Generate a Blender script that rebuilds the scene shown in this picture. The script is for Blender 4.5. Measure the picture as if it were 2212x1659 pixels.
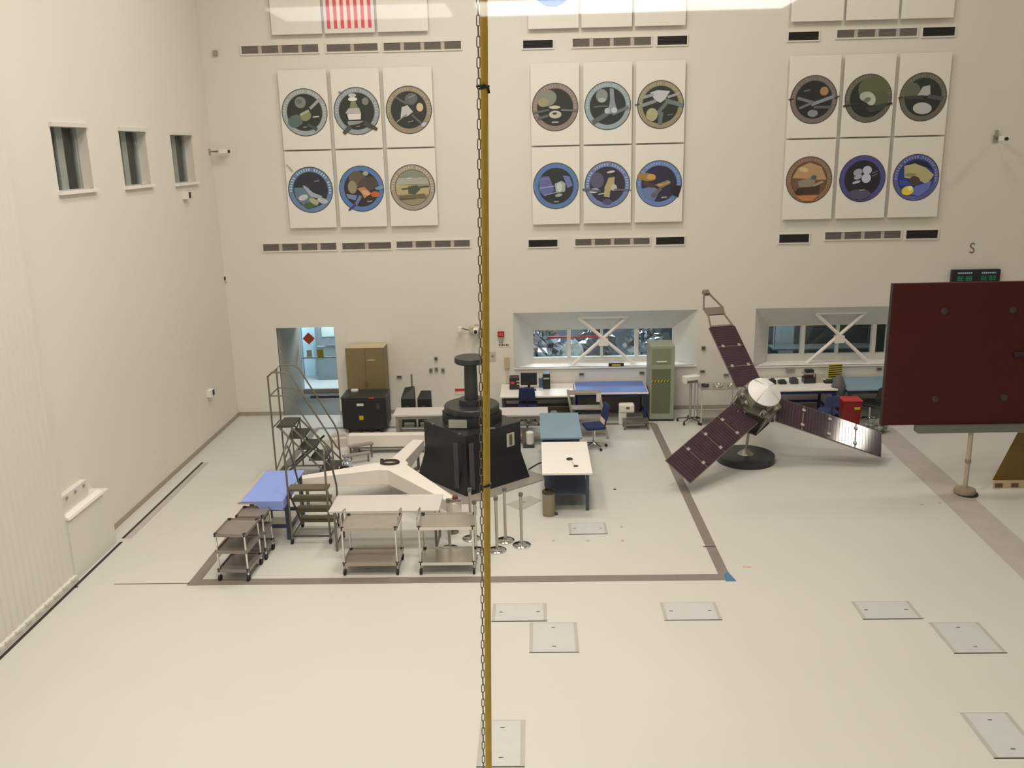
import bpy, math, random
from mathutils import Vector, Matrix
random.seed(7)
for o in list(bpy.data.objects): bpy.data.objects.remove(o)
S = bpy.context.scene
COL = S.collection
# ------------------------------------------------------------ camera
IW, IH = 2212.0, 1659.0
FPX, PITCH, YAW, ROLL = 1948.28, 0.256473, -0.0285756, -0.0233712
CAMP = Vector((0, 0, 6.5))
cp, sp, cy, sy = math.cos(PITCH), math.sin(PITCH), math.cos(YAW), math.sin(YAW)
FW = Vector((sy*cp, cy*cp, -sp)); R0 = Vector((cy, -sy, 0)); U0 = R0.cross(FW)
RI = math.cos(ROLL)*R0 + math.sin(ROLL)*U0
UP = -math.sin(ROLL)*R0 + math.cos(ROLL)*U0
cd = bpy.data.cameras.new('camera'); cam = bpy.data.objects.new('camera', cd); COL.objects.link(cam)
m = Matrix.Identity(4)
for i in range(3):
    m[i][0] = RI[i]; m[i][1] = UP[i]; m[i][2] = -FW[i]; m[i][3] = CAMP[i]
cam.matrix_world = m
cd.sensor_width = 36; cd.lens = FPX/IW*36; cd.clip_start = 0.02; cd.clip_end = 200
S.camera = cam
def ray(x, y): return FW*FPX + RI*(x-IW/2) - UP*(y-IH/2)
def az(x, y, z=0.0):
    d = ray(x, y); return CAMP + d*((z-CAMP.z)/d.z)
def ay(x, y, Y):
    d = ray(x, y); return CAMP + d*(Y/d.y)
def ax(x, y, X):
    d = ray(x, y); return CAMP + d*(X/d.x)
# ------------------------------------------------------------ world, lights, exposure
S.view_settings.view_transform = 'Standard'; S.view_settings.look = 'None'
S.view_settings.gamma = 1.0; S.view_settings.exposure = 0.0
try: S.view_settings.use_curve_mapping = False
except Exception: pass
w = bpy.data.worlds.new('hall world'); S.world = w; w.use_nodes = True
w.node_tree.nodes['Background'].inputs[0].default_value = (1, 0.92, 0.8, 1)
w.node_tree.nodes['Background'].inputs[1].default_value = 0.15
CEIL = 13.5
LK = 0.205
def lamp(name, loc, sx, sy_, power, colour=(1, 0.915, 0.80), rot=(0, 0, 0)):
    l = bpy.data.lights.new(name, 'AREA'); l.shape = 'RECTANGLE'; l.size = sx; l.size_y = sy_
    l.energy = power*LK; l.color = colour
    o = bpy.data.objects.new(name, l); o.location = loc; o.rotation_euler = rot; COL.objects.link(o); return o
for (x, y, s, p) in [(-4, 5, 1.8, 1500), (-0.3, 5, 1.8, 1900),
                     (-3.6, 11, 1.8, 1400), (0.0, 11, 1.8, 1900),
                     (-3.4, 17, 1.8, 950), (0.6, 17, 1.8, 1650), (7.0, 18.5, 1.8, 620),
                     (16.75, 18.45, 1.25, 1100)]:
    cl = lamp('ceiling_lamp', (x, y, CEIL-0.1), s, s, p)
    if y < 15: cl.data.spread = math.radians(150); cl.data.energy *= 0.88
# ------------------------------------------------------------ materials
def lin(v):
    v /= 255.0
    return v/12.92 if v <= 0.04045 else ((v+0.055)/1.055)**2.4
def rgb(r, g, b, k=1.0): return (min(1, lin(r)*k), min(1, lin(g)*k), min(1, lin(b)*k), 1)
_M = {}
def mat(name, col=None, rough=0.6, metal=0.0, noise=0.0, nscale=6.0, coat=0.0, emit=None, estr=0, bump=0.0, spec=0.5):
    if name in _M: return _M[name]
    mm = bpy.data.materials.new(name); mm.use_nodes = True; nt = mm.node_tree
    b = nt.nodes['Principled BSDF']
    b.inputs['Base Color'].default_value = col; b.inputs['Roughness'].default_value = rough
    b.inputs['Metallic'].default_value = metal; b.inputs['Specular IOR Level'].default_value = spec
    if coat: b.inputs['Coat Weight'].default_value = coat; b.inputs['Coat Roughness'].default_value = 0.08
    if emit: b.inputs['Emission Color'].default_value = emit; b.inputs['Emission Strength'].default_value = estr
    if noise or bump:
        tc = nt.nodes.new('ShaderNodeTexCoord'); n = nt.nodes.new('ShaderNodeTexNoise')
        n.inputs['Scale'].default_value = nscale; n.inputs['Detail'].default_value = 5
        nt.links.new(tc.outputs['Object'], n.inputs['Vector'])
        if noise:
            rr = nt.nodes.new('ShaderNodeMapRange')
            rr.inputs['From Min'].default_value = 0.3; rr.inputs['From Max'].default_value = 0.7
            rr.inputs['To Min'].default_value = 1-noise; rr.inputs['To Max'].default_value = 1+noise*0.4
            nt.links.new(n.outputs['Fac'], rr.inputs['Value'])
            mx = nt.nodes.new('ShaderNodeVectorMath'); mx.operation = 'SCALE'
            mx.inputs[0].default_value = col[:3]
            nt.links.new(rr.outputs[0], mx.inputs['Scale']); nt.links.new(mx.outputs[0], b.inputs['Base Color'])
        if bump:
            bp = nt.nodes.new('ShaderNodeBump'); bp.inputs['Strength'].default_value = bump; bp.inputs['Distance'].default_value = 0.02
            nt.links.new(n.outputs['Fac'], bp.inputs['Height']); nt.links.new(bp.outputs[0], b.inputs['Normal'])
    _M[name] = mm; return mm
def C(r, g, b, k=1.25):
    n = 'paint %d %d %d' % (r, g, b)
    return mat(n + (' %.2f' % k), rgb(r, g, b, k), 0.55, noise=0.05, nscale=8)
WALL = mat('wall paint', (0.76, 0.735, 0.68, 1), 0.55, noise=0.025, nscale=0.35)
WALLR = mat('ribbed door paint', (0.72, 0.71, 0.66, 1), 0.5, noise=0.03, nscale=0.5)
CEILM = mat('ceiling paint', (0.8, 0.78, 0.73, 1), 0.7, noise=0.02)
FLOORM = mat('epoxy floor', (0.60, 0.598, 0.57, 1), 0.36, noise=0.05, nscale=0.28, spec=0.35)
PANEL = mat('white panel', (0.82, 0.80, 0.75, 1), 0.6, noise=0.02, nscale=2)
ALC = mat('alcove paint', (0.7, 0.7, 0.66, 1), 0.55, noise=0.02, nscale=1)
WHITE = mat('white laminate', (0.84, 0.81, 0.78, 1), 0.4, noise=0.02, nscale=3)
GREYTOP = mat('pale grey laminate', (0.62, 0.58, 0.57, 1), 0.4, noise=0.03, nscale=3)
WSTEEL = mat('white enamel steel', (0.85, 0.8, 0.75, 1), 0.35, noise=0.03, nscale=3)
GREYL = mat('light grey steel', rgb(170, 166, 158), 0.4, metal=0.3, noise=0.05)
TAPE = mat('grey floor tape', rgb(122, 115, 109, 1.15), 0.5, noise=0.1, nscale=4)
TAPE2 = mat('worn pale tape', rgb(172, 167, 162, 1.1), 0.5, noise=0.08, nscale=3)
BASEB = mat('grey vinyl base', rgb(150, 143, 132, 1.2), 0.5, noise=0.05)
DARK = mat('dark gap', rgb(48, 44, 40), 0.7, noise=0.1)
BLACK = mat('black enamel', rgb(30, 31, 33), 0.45, noise=0.15, nscale=5)
BLACKG = mat('black satin', rgb(42, 44, 46), 0.35, noise=0.1, nscale=4)
CHAR = mat('charcoal metal', rgb(66, 64, 66), 0.45, noise=0.1, nscale=8)
RUBBER = mat('black rubber', rgb(36, 34, 34), 0.7, noise=0.1)
STEEL = mat('brushed stainless', rgb(228, 226, 220), 0.24, metal=1.0, noise=0.06, nscale=9)
STEELD = mat('dull stainless', rgb(186, 178, 170), 0.4, metal=0.6, noise=0.08, nscale=9)
CHROME = mat('polished steel', rgb(220, 220, 220), 0.12, metal=1.0, noise=0.02)
GALV = mat('galvanised tube', rgb(128, 124, 114), 0.42, metal=0.6, noise=0.1, nscale=12)
TREAD = mat('ribbed tread rubber', rgb(66, 62, 54), 0.6, noise=0.12, nscale=12)
TREADO = mat('olive step tread', rgb(96, 90, 68), 0.6, noise=0.1, nscale=12)
OLIVE = mat('olive cabinet paint', rgb(124, 110, 76, 1.1), 0.5, noise=0.06, nscale=2)
OLIVET = mat('cabinet top paint', rgb(190, 178, 146, 1.1), 0.5, noise=0.06, nscale=2)
GREEN = mat('green rack paint', rgb(100, 108, 84), 0.45, noise=0.05, nscale=3)
GREENL = mat('pale green rack frame', rgb(150, 158, 140), 0.45, noise=0.05, nscale=3)
BLUEM = mat('blue bench mat', rgb(128, 148, 212, 1.2), 0.6, noise=0.05, nscale=3)
BLUEM2 = mat('deep blue bench mat', rgb(98, 120, 186, 1.15), 0.6, noise=0.05, nscale=3)
TEAL = mat('teal blue mat', rgb(116, 142, 160, 1.2), 0.6, noise=0.05, nscale=2)
BLEG = mat('blue grey steel', rgb(66, 76, 98), 0.45, noise=0.08)
NAVY = mat('navy upholstery', rgb(34, 46, 96), 0.8, noise=0.12, nscale=14)
MAROON = mat('maroon board', rgb(74, 27, 24), 0.62, noise=0.12, nscale=1.4, spec=0.25)
MAROONE = mat('board edge', rgb(56, 40, 40), 0.6, noise=0.1)
REDP = mat('red bin plastic', rgb(140, 24, 28), 0.4, noise=0.08)
YEL = mat('yellow cable jacket', rgb(208, 174, 66, 1.25), 0.45, noise=0.12, nscale=30)
CHAINM = mat('tarnished chain', rgb(140, 126, 110), 0.4, metal=0.5, noise=0.12, nscale=40)
GOLD = mat('gold film', rgb(122, 100, 44), 0.45, metal=0.25, noise=0.15, nscale=2)
SOLAR = mat('solar cells', rgb(64, 48, 56), 0.08, noise=0.25, nscale=5, spec=0.45)
SOLARC = mat('cell gap', rgb(80, 66, 70), 0.4, noise=0.05)
SOLARL = mat('panel rim', rgb(118, 106, 106), 0.4, metal=0.3, noise=0.1)
DISHM = mat('white dish blanket', rgb(226, 226, 226, 1.1), 0.45, noise=0.04, nscale=4)
FOIL = mat('silver foil', rgb(200, 205, 214), 0.18, metal=1.0, noise=0.1, bump=0.4, nscale=6)
PLASTIC = mat('clear plastic wrap', rgb(130, 132, 126), 0.25, noise=0.3, nscale=8, bump=0.5)
HATCH = mat('grey hatch lid', rgb(186, 187, 187, 1.12), 0.45, noise=0.04)
HATCHF = mat('hatch rim', rgb(170, 167, 162, 1.12), 0.5, noise=0.05)
BOXW = mat('white plastic', rgb(224, 222, 216, 1.1), 0.45, noise=0.03)
VENTD = mat('dark grille', rgb(64, 60, 58), 0.6, noise=0.1)
VENTB = mat('grille backing', rgb(120, 114, 108), 0.6, noise=0.05)  # even mid-grey of the backing sheet behind the grey louvre blades
VENTG = mat('grey grille blades', rgb(168, 162, 156, 1.1), 0.5, noise=0.06)
ROOMF = mat('foil room paint', rgb(84, 92, 96), 0.7, noise=0.1)
ROOMB = mat('blue lit room', rgb(182, 198, 206), 0.7, noise=0.05)
ROOMD = mat('dim room', rgb(110, 116, 112), 0.7, noise=0.1)
YB = mat('hazard yellow', rgb(190, 170, 40, 1.1), 0.5, noise=0.1)
ORANGE = mat('orange sign', rgb(232, 92, 48, 1.3), 0.5, noise=0.05)
def glass(name, tint, refl_boost=0.0):
    mm = bpy.data.materials.new(name); mm.use_nodes = True; nt = mm.node_tree; nt.nodes.clear()
    out = nt.nodes.new('ShaderNodeOutputMaterial'); t = nt.nodes.new('ShaderNodeBsdfTransparent'); t.inputs[0].default_value = tint
    g = nt.nodes.new('ShaderNodeBsdfGlossy'); g.inputs['Roughness'].default_value = 0.02
    lw = nt.nodes.new('ShaderNodeLayerWeight'); pw = nt.nodes.new('ShaderNodeMath'); pw.operation = 'POWER'; pw.inputs[1].default_value = 5
    f = nt.nodes.new('ShaderNodeMath'); f.operation = 'MULTIPLY_ADD'; f.inputs[1].default_value = 0.9; f.inputs[2].default_value = 0.042 + refl_boost
    nt.links.new(lw.outputs['Facing'], pw.inputs[0]); nt.links.new(pw.outputs[0], f.inputs[0])
    mx = nt.nodes.new('ShaderNodeMixShader')
    nt.links.new(f.outputs[0], mx.inputs[0]); nt.links.new(t.outputs[0], mx.inputs[1]); nt.links.new(g.outputs[0], mx.inputs[2])
    nt.links.new(mx.outputs[0], out.inputs[0]); return mm
GLASS = glass('window glass', (0.93, 0.96, 0.97, 1)); GLASSB = glass('gallery glass', (0.985, 0.985, 0.98, 1), 0.0)
# ------------------------------------------------------------ mesh builder
class MB:
    def __init__(s): s.v = []; s.f = []; s.mi = []; s.cur = 0; s.T = None
    def m(s, i): s.cur = i; return s
    def xf(s, M): s.T = M; return s
    def add(s, vs, fs):
        o = len(s.v)
        for p in vs:
            p = Vector(p)
            if s.T is not None: p = s.T @ p
            s.v.append(tuple(p))
        for f in fs: s.f.append([i+o for i in f]); s.mi.append(s.cur)
        return s
    def box(s, x0, x1, y0, y1, z0, z1):
        return s.add([(x0,y0,z0),(x1,y0,z0),(x1,y1,z0),(x0,y1,z0),(x0,y0,z1),(x1,y0,z1),(x1,y1,z1),(x0,y1,z1)],
                     [(0,3,2,1),(4,5,6,7),(0,1,5,4),(1,2,6,5),(2,3,7,6),(3,0,4,7)])
    def cbox(s, c, d):
        return s.box(c[0]-d[0]/2, c[0]+d[0]/2, c[1]-d[1]/2, c[1]+d[1]/2, c[2]-d[2]/2, c[2]+d[2]/2)
    def quad(s, a, b, c, d): return s.add([a, b, c, d], [(0, 1, 2, 3)])
    def prism(s, poly, z0, z1):
        n = len(poly)
        return s.add([(p[0], p[1], z0) for p in poly]+[(p[0], p[1], z1) for p in poly],
                     [tuple(range(n-1, -1, -1)), tuple(range(n, 2*n))]+[(i, (i+1) % n, (i+1) % n+n, i+n) for i in range(n)])
    def tube(s, pts, r, n=8, closed=False):
        pts = [Vector(p) for p in pts]; k = len(pts); rings = []
        for i, p in enumerate(pts):
            if closed: d = (pts[(i+1) % k]-pts[i-1])
            else: d = (pts[min(i+1, k-1)]-pts[max(i-1, 0)])
            d.normalize()
            a = Vector((0, 0, 1)) if abs(d.z) < 0.9 else Vector((1, 0, 0))
            u = d.cross(a).normalized(); v = d.cross(u)
            rr = r[i] if isinstance(r, (list, tuple)) else r
            rings.append([p+rr*(math.cos(2*math.pi*j/n)*u+math.sin(2*math.pi*j/n)*v) for j in range(n)])
        vs = [q for g in rings for q in g]; fs = []
        for i in range(k if closed else k-1):
            i2 = (i+1) % k
            for j in range(n):
                fs.append((i*n+j, i*n+(j+1) % n, i2*n+(j+1) % n, i2*n+j))
        if not closed: fs.append(tuple(range(n))[::-1]); fs.append(tuple((k-1)*n+j for j in range(n)))
        return s.add(vs, fs)
    def lathe(s, prof, n=32, c=(0, 0, 0)):
        vs = []; fs = []; k = len(prof)
        for r, z in prof:
            for j in range(n):
                a = 2*math.pi*j/n; vs.append((c[0]+r*math.cos(a), c[1]+r*math.sin(a), c[2]+z))
        for i in range(k-1):
            for j in range(n): fs.append((i*n+j, i*n+(j+1) % n, (i+1)*n+(j+1) % n, (i+1)*n+j))
        fs.append(tuple(range(n))[::-1]); fs.append(tuple((k-1)*n+j for j in range(n)))
        return s.add(vs, fs)
    def build(s, name, ms, parent=None, smooth=False, bevel=0):
        me = bpy.data.meshes.new(name); me.from_pydata(s.v, [], s.f); me.update()
        if not isinstance(ms, (list, tuple)): ms = [ms]
        for x in ms: me.materials.append(x)
        if len(ms) > 1: me.polygons.foreach_set('material_index', s.mi)
        if smooth:
            me.polygons.foreach_set('use_smooth', [True]*len(me.polygons))
            try: me.set_sharp_from_angle(angle=math.radians(38))
            except Exception: pass
        o = bpy.data.objects.new(name, me); COL.objects.link(o)
        if parent: o.parent = parent
        if bevel:
            b = o.modifiers.new('edge', 'BEVEL'); b.width = bevel; b.segments = 2; b.limit_method = 'ANGLE'
        return o
def tag(o, label, cat, group=None, kind=None):
    o['label'] = label; o['category'] = cat
    if group: o['group'] = group
    if kind: o['kind'] = kind
    return o
def thing(name, label, cat, loc=(0, 0, 0), rz=0, group=None):
    o = bpy.data.objects.new(name, None); COL.objects.link(o); o.location = loc; o.rotation_euler = (0, 0, rz)
    o.empty_display_size = 0.1
    return tag(o, label, cat, group)
def struct(o): o['kind'] = 'structure'; return o
def dup(root, loc=None, rz=None, label=None, group=None):
    def cpy(o, par):
        c = o.copy(); COL.objects.link(c)
        if par: c.parent = par
        for ch in list(o.children): cpy(ch, c)
        return c
    r = cpy(root, None)
    if loc is not None: r.location = loc
    if rz is not None: r.rotation_euler = (0, 0, rz)
    if label: r['label'] = label
    if group: r['group'] = group
    return r
def box_thing(name, label, cat, m_, x0, x1, y0, y1, z0, z1, bevel=0.0, group=None):
    c = ((x0+x1)/2, (y0+y1)/2, z0)
    o = MB().box(x0-c[0], x1-c[0], y0-c[1], y1-c[1], 0, z1-z0).build(name, m_, bevel=bevel); o.location = c
    return tag(o, label, cat, group)
# ------------------------------------------------------------ room shell
YW, XL, XR, YF, TH = 22.0, -7.65, 20.0, 0.45, 0.25
XP = -7.38                                   # face of the projecting near part of the left wall
def sheet(hx, hz, holes, fn):
    """grid of quads on a plane minus rectangular holes; fn maps (u, v) to a point"""
    us = sorted({hx[0], hx[1], *[h[0] for h in holes], *[h[1] for h in holes]})
    vs = sorted({hz[0], hz[1], *[h[2] for h in holes], *[h[3] for h in holes]})
    mb = MB()
    for a, b in zip(us, us[1:]):
        for c, d in zip(vs, vs[1:]):
            if any(h[0] <= (a+b)/2 <= h[1] and h[2] <= (c+d)/2 <= h[3] for h in holes): continue
            for off in (0, 1): mb.quad(fn(a, c, off), fn(b, c, off), fn(b, d, off), fn(a, d, off))
    for h in holes:
        for (a, c), (b, d) in (((h[0], h[2]), (h[1], h[2])), ((h[1], h[2]), (h[1], h[3])), ((h[1], h[3]), (h[0], h[3])), ((h[0], h[3]), (h[0], h[2]))):
            mb.quad(fn(a, c, 0), fn(b, d, 0), fn(b, d, 1), fn(a, c, 1))
    return mb
DO = (-6.49, -5.03, 0.0, 2.27)
W1 = (-0.57, 3.99, 1.14, 2.54)
W2 = (5.40, 10.2, 1.08, 2.54)
struct(sheet((XL-TH, XR), (0, CEIL), [DO, W1, W2], lambda u, v, o: (u, YW+o*TH*0.2, v)).build('wall_back', WALL))
LW = [(14.69, 15.88, 5.98, 6.99), (17.12, 18.30, 5.96, 6.96), (19.56, 20.78, 5.92, 6.92)]
struct(sheet((YF-3, YW+0.05), (0, CEIL), LW, lambda u, v, o: (XL-o*TH, u, v)).build('wall_left', WALL))
struct(MB().box(XR, XR+0.2, -3, YW, 0, CEIL).build('wall_right', WALL))
struct(MB().box(XL-TH, XR+0.2, -3.2, YW+4.5, -0.2, 0).build('floor', FLOORM))
struct(MB().box(XL-TH, XR+0.2, -3.2, YW+0.3, CEIL, CEIL+0.2).build('ceiling', CEILM))
GZ0, GZ1, GX = 4.95, 7.9, 4.5
struct(sheet((XL, XR), (0, CEIL), [(-GX, GX, GZ0-0.6, GZ1)], lambda u, v, o: (u, YF+o*0.12, v)).build('wall_front', WALL))
# viewing gallery behind the glass
GD = mat('gallery dark paint', rgb(60, 58, 55), 0.9, noise=0.05)
g = MB(); g.box(-GX-0.2, GX+0.2, -9.4, YF, 4.15, 4.3); g.box(-GX-0.2, GX+0.2, -9.4, YF, 7.9, 8.0)
g.box(-GX-0.2, GX+0.2, -9.5, -9.4, 4.15, 8.3); g.box(-GX-0.3, -GX-0.2, -9.4, YF, 4.15, 8.3); g.box(GX+0.2, GX+0.3, -9.4, YF, 4.15, 8.3)
struct(g.build('wall_gallery', GD))
wg = struct(MB().box(-GX, GX, YF+0.05, YF+0.062, GZ0-0.6, GZ1).build('window_6', GLASSB))
# projecting near part of the left wall with vertical ribs
YR = 12.9
mb = MB(); prof = []
y = YR; i = 0
while y > -2.5:
    prof += [(XP, y), (XP, y-0.10), (XP-0.02, y-0.12), (XP-0.02, y-0.14), (XP, y-0.16)]; y -= 0.16
for (xa, ya), (xb, yb) in zip(prof, prof[1:]): mb.quad((xa, ya, 0.05), (xb, yb, 0.05), (xb, yb, CEIL), (xa, ya, CEIL))
mb.quad((XL, YR, 0.0), (XP, YR, 0.0), (XP, YR, CEIL), (XL, YR, CEIL))
struct(mb.build('door_1', WALLR))
mb = MB(); mb.box(XL, XP+0.06, -2.5, YR, 0.0, 0.10)
for k in range(60): mb.box(XP+0.05, XP+0.075, YR-0.22-k*0.26, YR-0.08-k*0.26, 0.09, 0.125)
struct(mb.build('trim_4', WALLR))
# boxed-in cover between ribbed door and the recessed wall, sloping white cap
b = thing('wall_housing', 'low white wall housing with sloping bright cap at the left wall', 'housing', (XL, 13.45, 0))
MB().prism([(0, -0.55), (0.30, -0.55), (0.30, 0.86), (0, 0.86)], 0, 1.02).build('body', WALLR, b)
MB().add([(0.22,-0.56,1.03),(0.335,-0.56,1.03),(0.335,0.6,1.03),(0.22,0.6,1.03),(0.24,-0.56,1.10),(0.32,-0.56,1.07),(0.32,0.6,1.07),(0.24,0.6,1.10)],[(0,3,2,1),(4,5,6,7),(0,1,5,4),(1,2,6,5),(2,3,7,6),(3,0,4,7)]).build('cap', WHITE, b)
MB().box(0.0, 0.10, -0.55, 0.55, 1.02, 1.30).build('backing', WALLR, b)
for k in range(4):
    MB().box(0.10, 0.115, -0.44+k*0.28, -0.38+k*0.28, 1.22, 1.26).build('vent_slot', BASEB, b)
# floor track beside left wall, baseboards
struct(MB().box(XP+0.07, XP+0.12, -2.5, 14.35, 0.001, 0.006).build('trim_1', DARK))
struct(MB().box(XP+0.03, XP+0.08, 14.5, 18.45, 0.001, 0.006).build('trim_2', DARK))
struct(MB().box(XP+0.08, XP+0.20, 14.5, 18.45, 0.001, 0.004).build('trim_3', TAPE2))
struct(MB().box(XL, XL+0.015, 14.3, YW, 0, 0.10).build('baseboard_left', BASEB))
mb = MB(); 
for a, c in ((XL, DO[0]), (DO[1], XR)): mb.box(a, c, YW-0.015, YW, 0, 0.10)
struct(mb.build('baseboard_back', BASEB))
# left wall windows
CURT = mat('grey blind', rgb(150, 156, 152), 0.7, noise=0.08, nscale=3)
DPANE = mat('dark unlit office', rgb(38, 42, 38), 0.8, noise=0.2)
for n, (y0, y1, z0, z1) in enumerate(LW):
    w_ = struct(MB().box(XL-0.02, XL+0.045, y0-0.02, y1+0.03, z1, z1+0.07).build('window_%d' % (n+3), ALC))
    MB().box(XL-0.05, XL+0.07, y0-0.04, y1+0.05, z0-0.06, z0).build('window_sill', WHITE, w_)
    f = MB()
    f.box(XL-0.24, XL-0.18, y0, y0+0.05, z0, z1); f.box(XL-0.24, XL-0.18, y1-0.09, y1, z0, z1)
    f.box(XL-0.24, XL-0.18, (y0+y1)/2-0.12, (y0+y1)/2+0.10, z0, z1)
    f.build('window_frame', CURT, w_)
    for a, c in ((y0+0.05, (y0+y1)/2-0.12), ((y0+y1)/2+0.10, y1-0.09)):
        MB().box(XL-0.215, XL-0.21, a, c, z0, z1).build('window_pane', GLASS, w_)
    bb = MB(); bb.box(XL-1.0, XL-0.95, y0-0.1, y1+0.1, z0-0.1, z1+0.1); bb.box(XL-0.95, XL-TH, y0-0.1, y0-0.05, z0-0.1, z1+0.1)
    bb.box(XL-0.95, XL-TH, y1+0.05, y1+0.1, z0-0.1, z1+0.1); bb.box(XL-0.95, XL-TH, y0-0.1, y1+0.1, z1+0.05, z1+0.1); bb.box(XL-0.95, XL-TH, y0-0.1, y1+0.1, z0-0.1, z0-0.05)
    bb.build('dark_room', DPANE, w_)
# ------------------------------------------------------------ door alcove
DY = 24.2
RW = mat('grey passage wall', rgb(186, 180, 164), 0.6, noise=0.06, nscale=1.5)
mb = MB(); mb.box(DO[0]-0.1, DO[0], YW+0.01, DY, 0, 2.3); mb.box(DO[1], DO[1]+0.1, YW+0.01, DY, 0, 2.3); mb.box(DO[0]-0.1, DO[1]+0.1, YW+0.01, DY, 2.27, 2.37)
struct(mb.build('wall_passage', RW))
struct(MB().box(DO[0], DO[1], YW-0.02, DY+0.02, 0.001, 0.006).build('trim_5', mat('grey passage mat', rgb(100, 100, 92), 0.6, noise=0.08)))
# door with frame at the end of the passage
xd0 = ay(650, 790, DY).x; xd1 = DO[1]
d_ = struct(MB().box(DO[0], xd0-0.02, DY-0.08, DY, 0, 2.27).build('door_2', RW))
mb = MB(); mb.box(xd0-0.02, xd0+0.05, DY-0.1, DY, 0, 2.27); mb.box(xd1-0.07, xd1, DY-0.1, DY, 0, 2.27); mb.box(xd0, xd1, DY-0.1, DY, 0, 0.12); mb.box(xd0, xd1, DY-0.1, DY, 2.1, 2.27)
mb.box(xd0, xd1, DY-0.06, DY-0.02, 0.99, 1.02)
mb.build('door_frame', GREYL, d_)
MB().box(xd0+0.05, xd1-0.07, DY-0.05, DY-0.04, 0.12, 2.1).build('door_pane', GLASS, d_)
MB().box(DO[0]+0.3, DO[1], DY-0.6, DY-0.45, 0, 0.06).build('door_sill', CHAR, d_)
# room beyond the door
RX0, RX1 = xd0-1.2, xd1+1.6
mb = MB(); mb.box(RX0, RX1, 26.6, 26.7, 0, 2.8); mb.box(RX0-0.1, RX0, DY+0.02, 26.6, 0, 2.8); mb.box(RX1, RX1+0.1, DY+0.02, 26.6, 0, 2.8)
mb.box(RX0, RX1, DY+0.02, 26.6, 2.8, 2.9); mb.box(RX0, DO[0], DY, DY+0.04, 0, 2.8); mb.box(DO[1], RX1, DY, DY+0.04, 0, 2.8); mb.box(RX0, RX1, DY, DY+0.04, 2.2, 2.8)
struct(mb.build('wall_entry_room', ROOMB))
lamp('entry_lamp', ((xd0+xd1)/2, 25.4, 2.75), 1.2, 1.0, 620, (0.84, 0.94, 1))
def at(px, py, Y): return ay(px, py, Y)
# pillar, cabinet and box in the entry room
p0, p1 = at(688, 800, 26.0), at(706, 800, 26.0)
tag(MB().box(-0.16, 0.16, -0.1, 0.1, 0, 2.75).build('pillar', C(200, 224, 240)), 'pale blue pillar seen through the glass door', 'pillar').location = (at(672, 800, 26.2).x, 26.2, 0)
c_ = thing('supply_cabinet', 'grey shelved cabinet behind the glass door at its right', 'cabinet', (at(712, 800, 25.8).x, 25.8, 0))
MB().box(-0.3, 0.3, -0.2, 0.2, 0, 1.9).build('body', C(128, 138, 142), c_, bevel=0.01)
MB().box(-0.26, 0.26, -0.22, -0.2, 1.0, 1.04).build('shelf_edge', CHROME, c_)
MB().box(-0.1, 0.26, -0.215, -0.2, 1.3, 1.62).build('notice', C(196, 208, 200), c_)
q = at(666, 732, DY-0.12)
s_ = thing('diamond_sign', 'orange diamond sign hung on the glass door', 'sign', (q.x, DY-0.07, q.z))
MB().prism([(0.17, 0), (0, 0.17), (-0.17, 0), (0, -0.17)], 0, 0.006).xf(None).build('sign_plate', ORANGE, s_).rotation_euler = (math.pi/2, 0, 0)
q = at(691, 765, DY-0.12)
MBq = MB().box(-0.085, 0.085, -0.006, 0, -0.12, 0.12).build('notice_card', YB); MBq.location = (q.x, DY-0.052, q.z); tag(MBq, 'yellow notice on the glass door below the orange diamond', 'notice')
q = at(667, 765, DY-0.12)
o = MB().box(-0.07, 0.07, -0.006, 0, -0.1, 0.1).build('notice_card', C(190, 190, 190)); o.location = (q.x, DY-0.052, q.z); tag(o, 'pale grey notice on the glass door left of the yellow one', 'notice')
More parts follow.
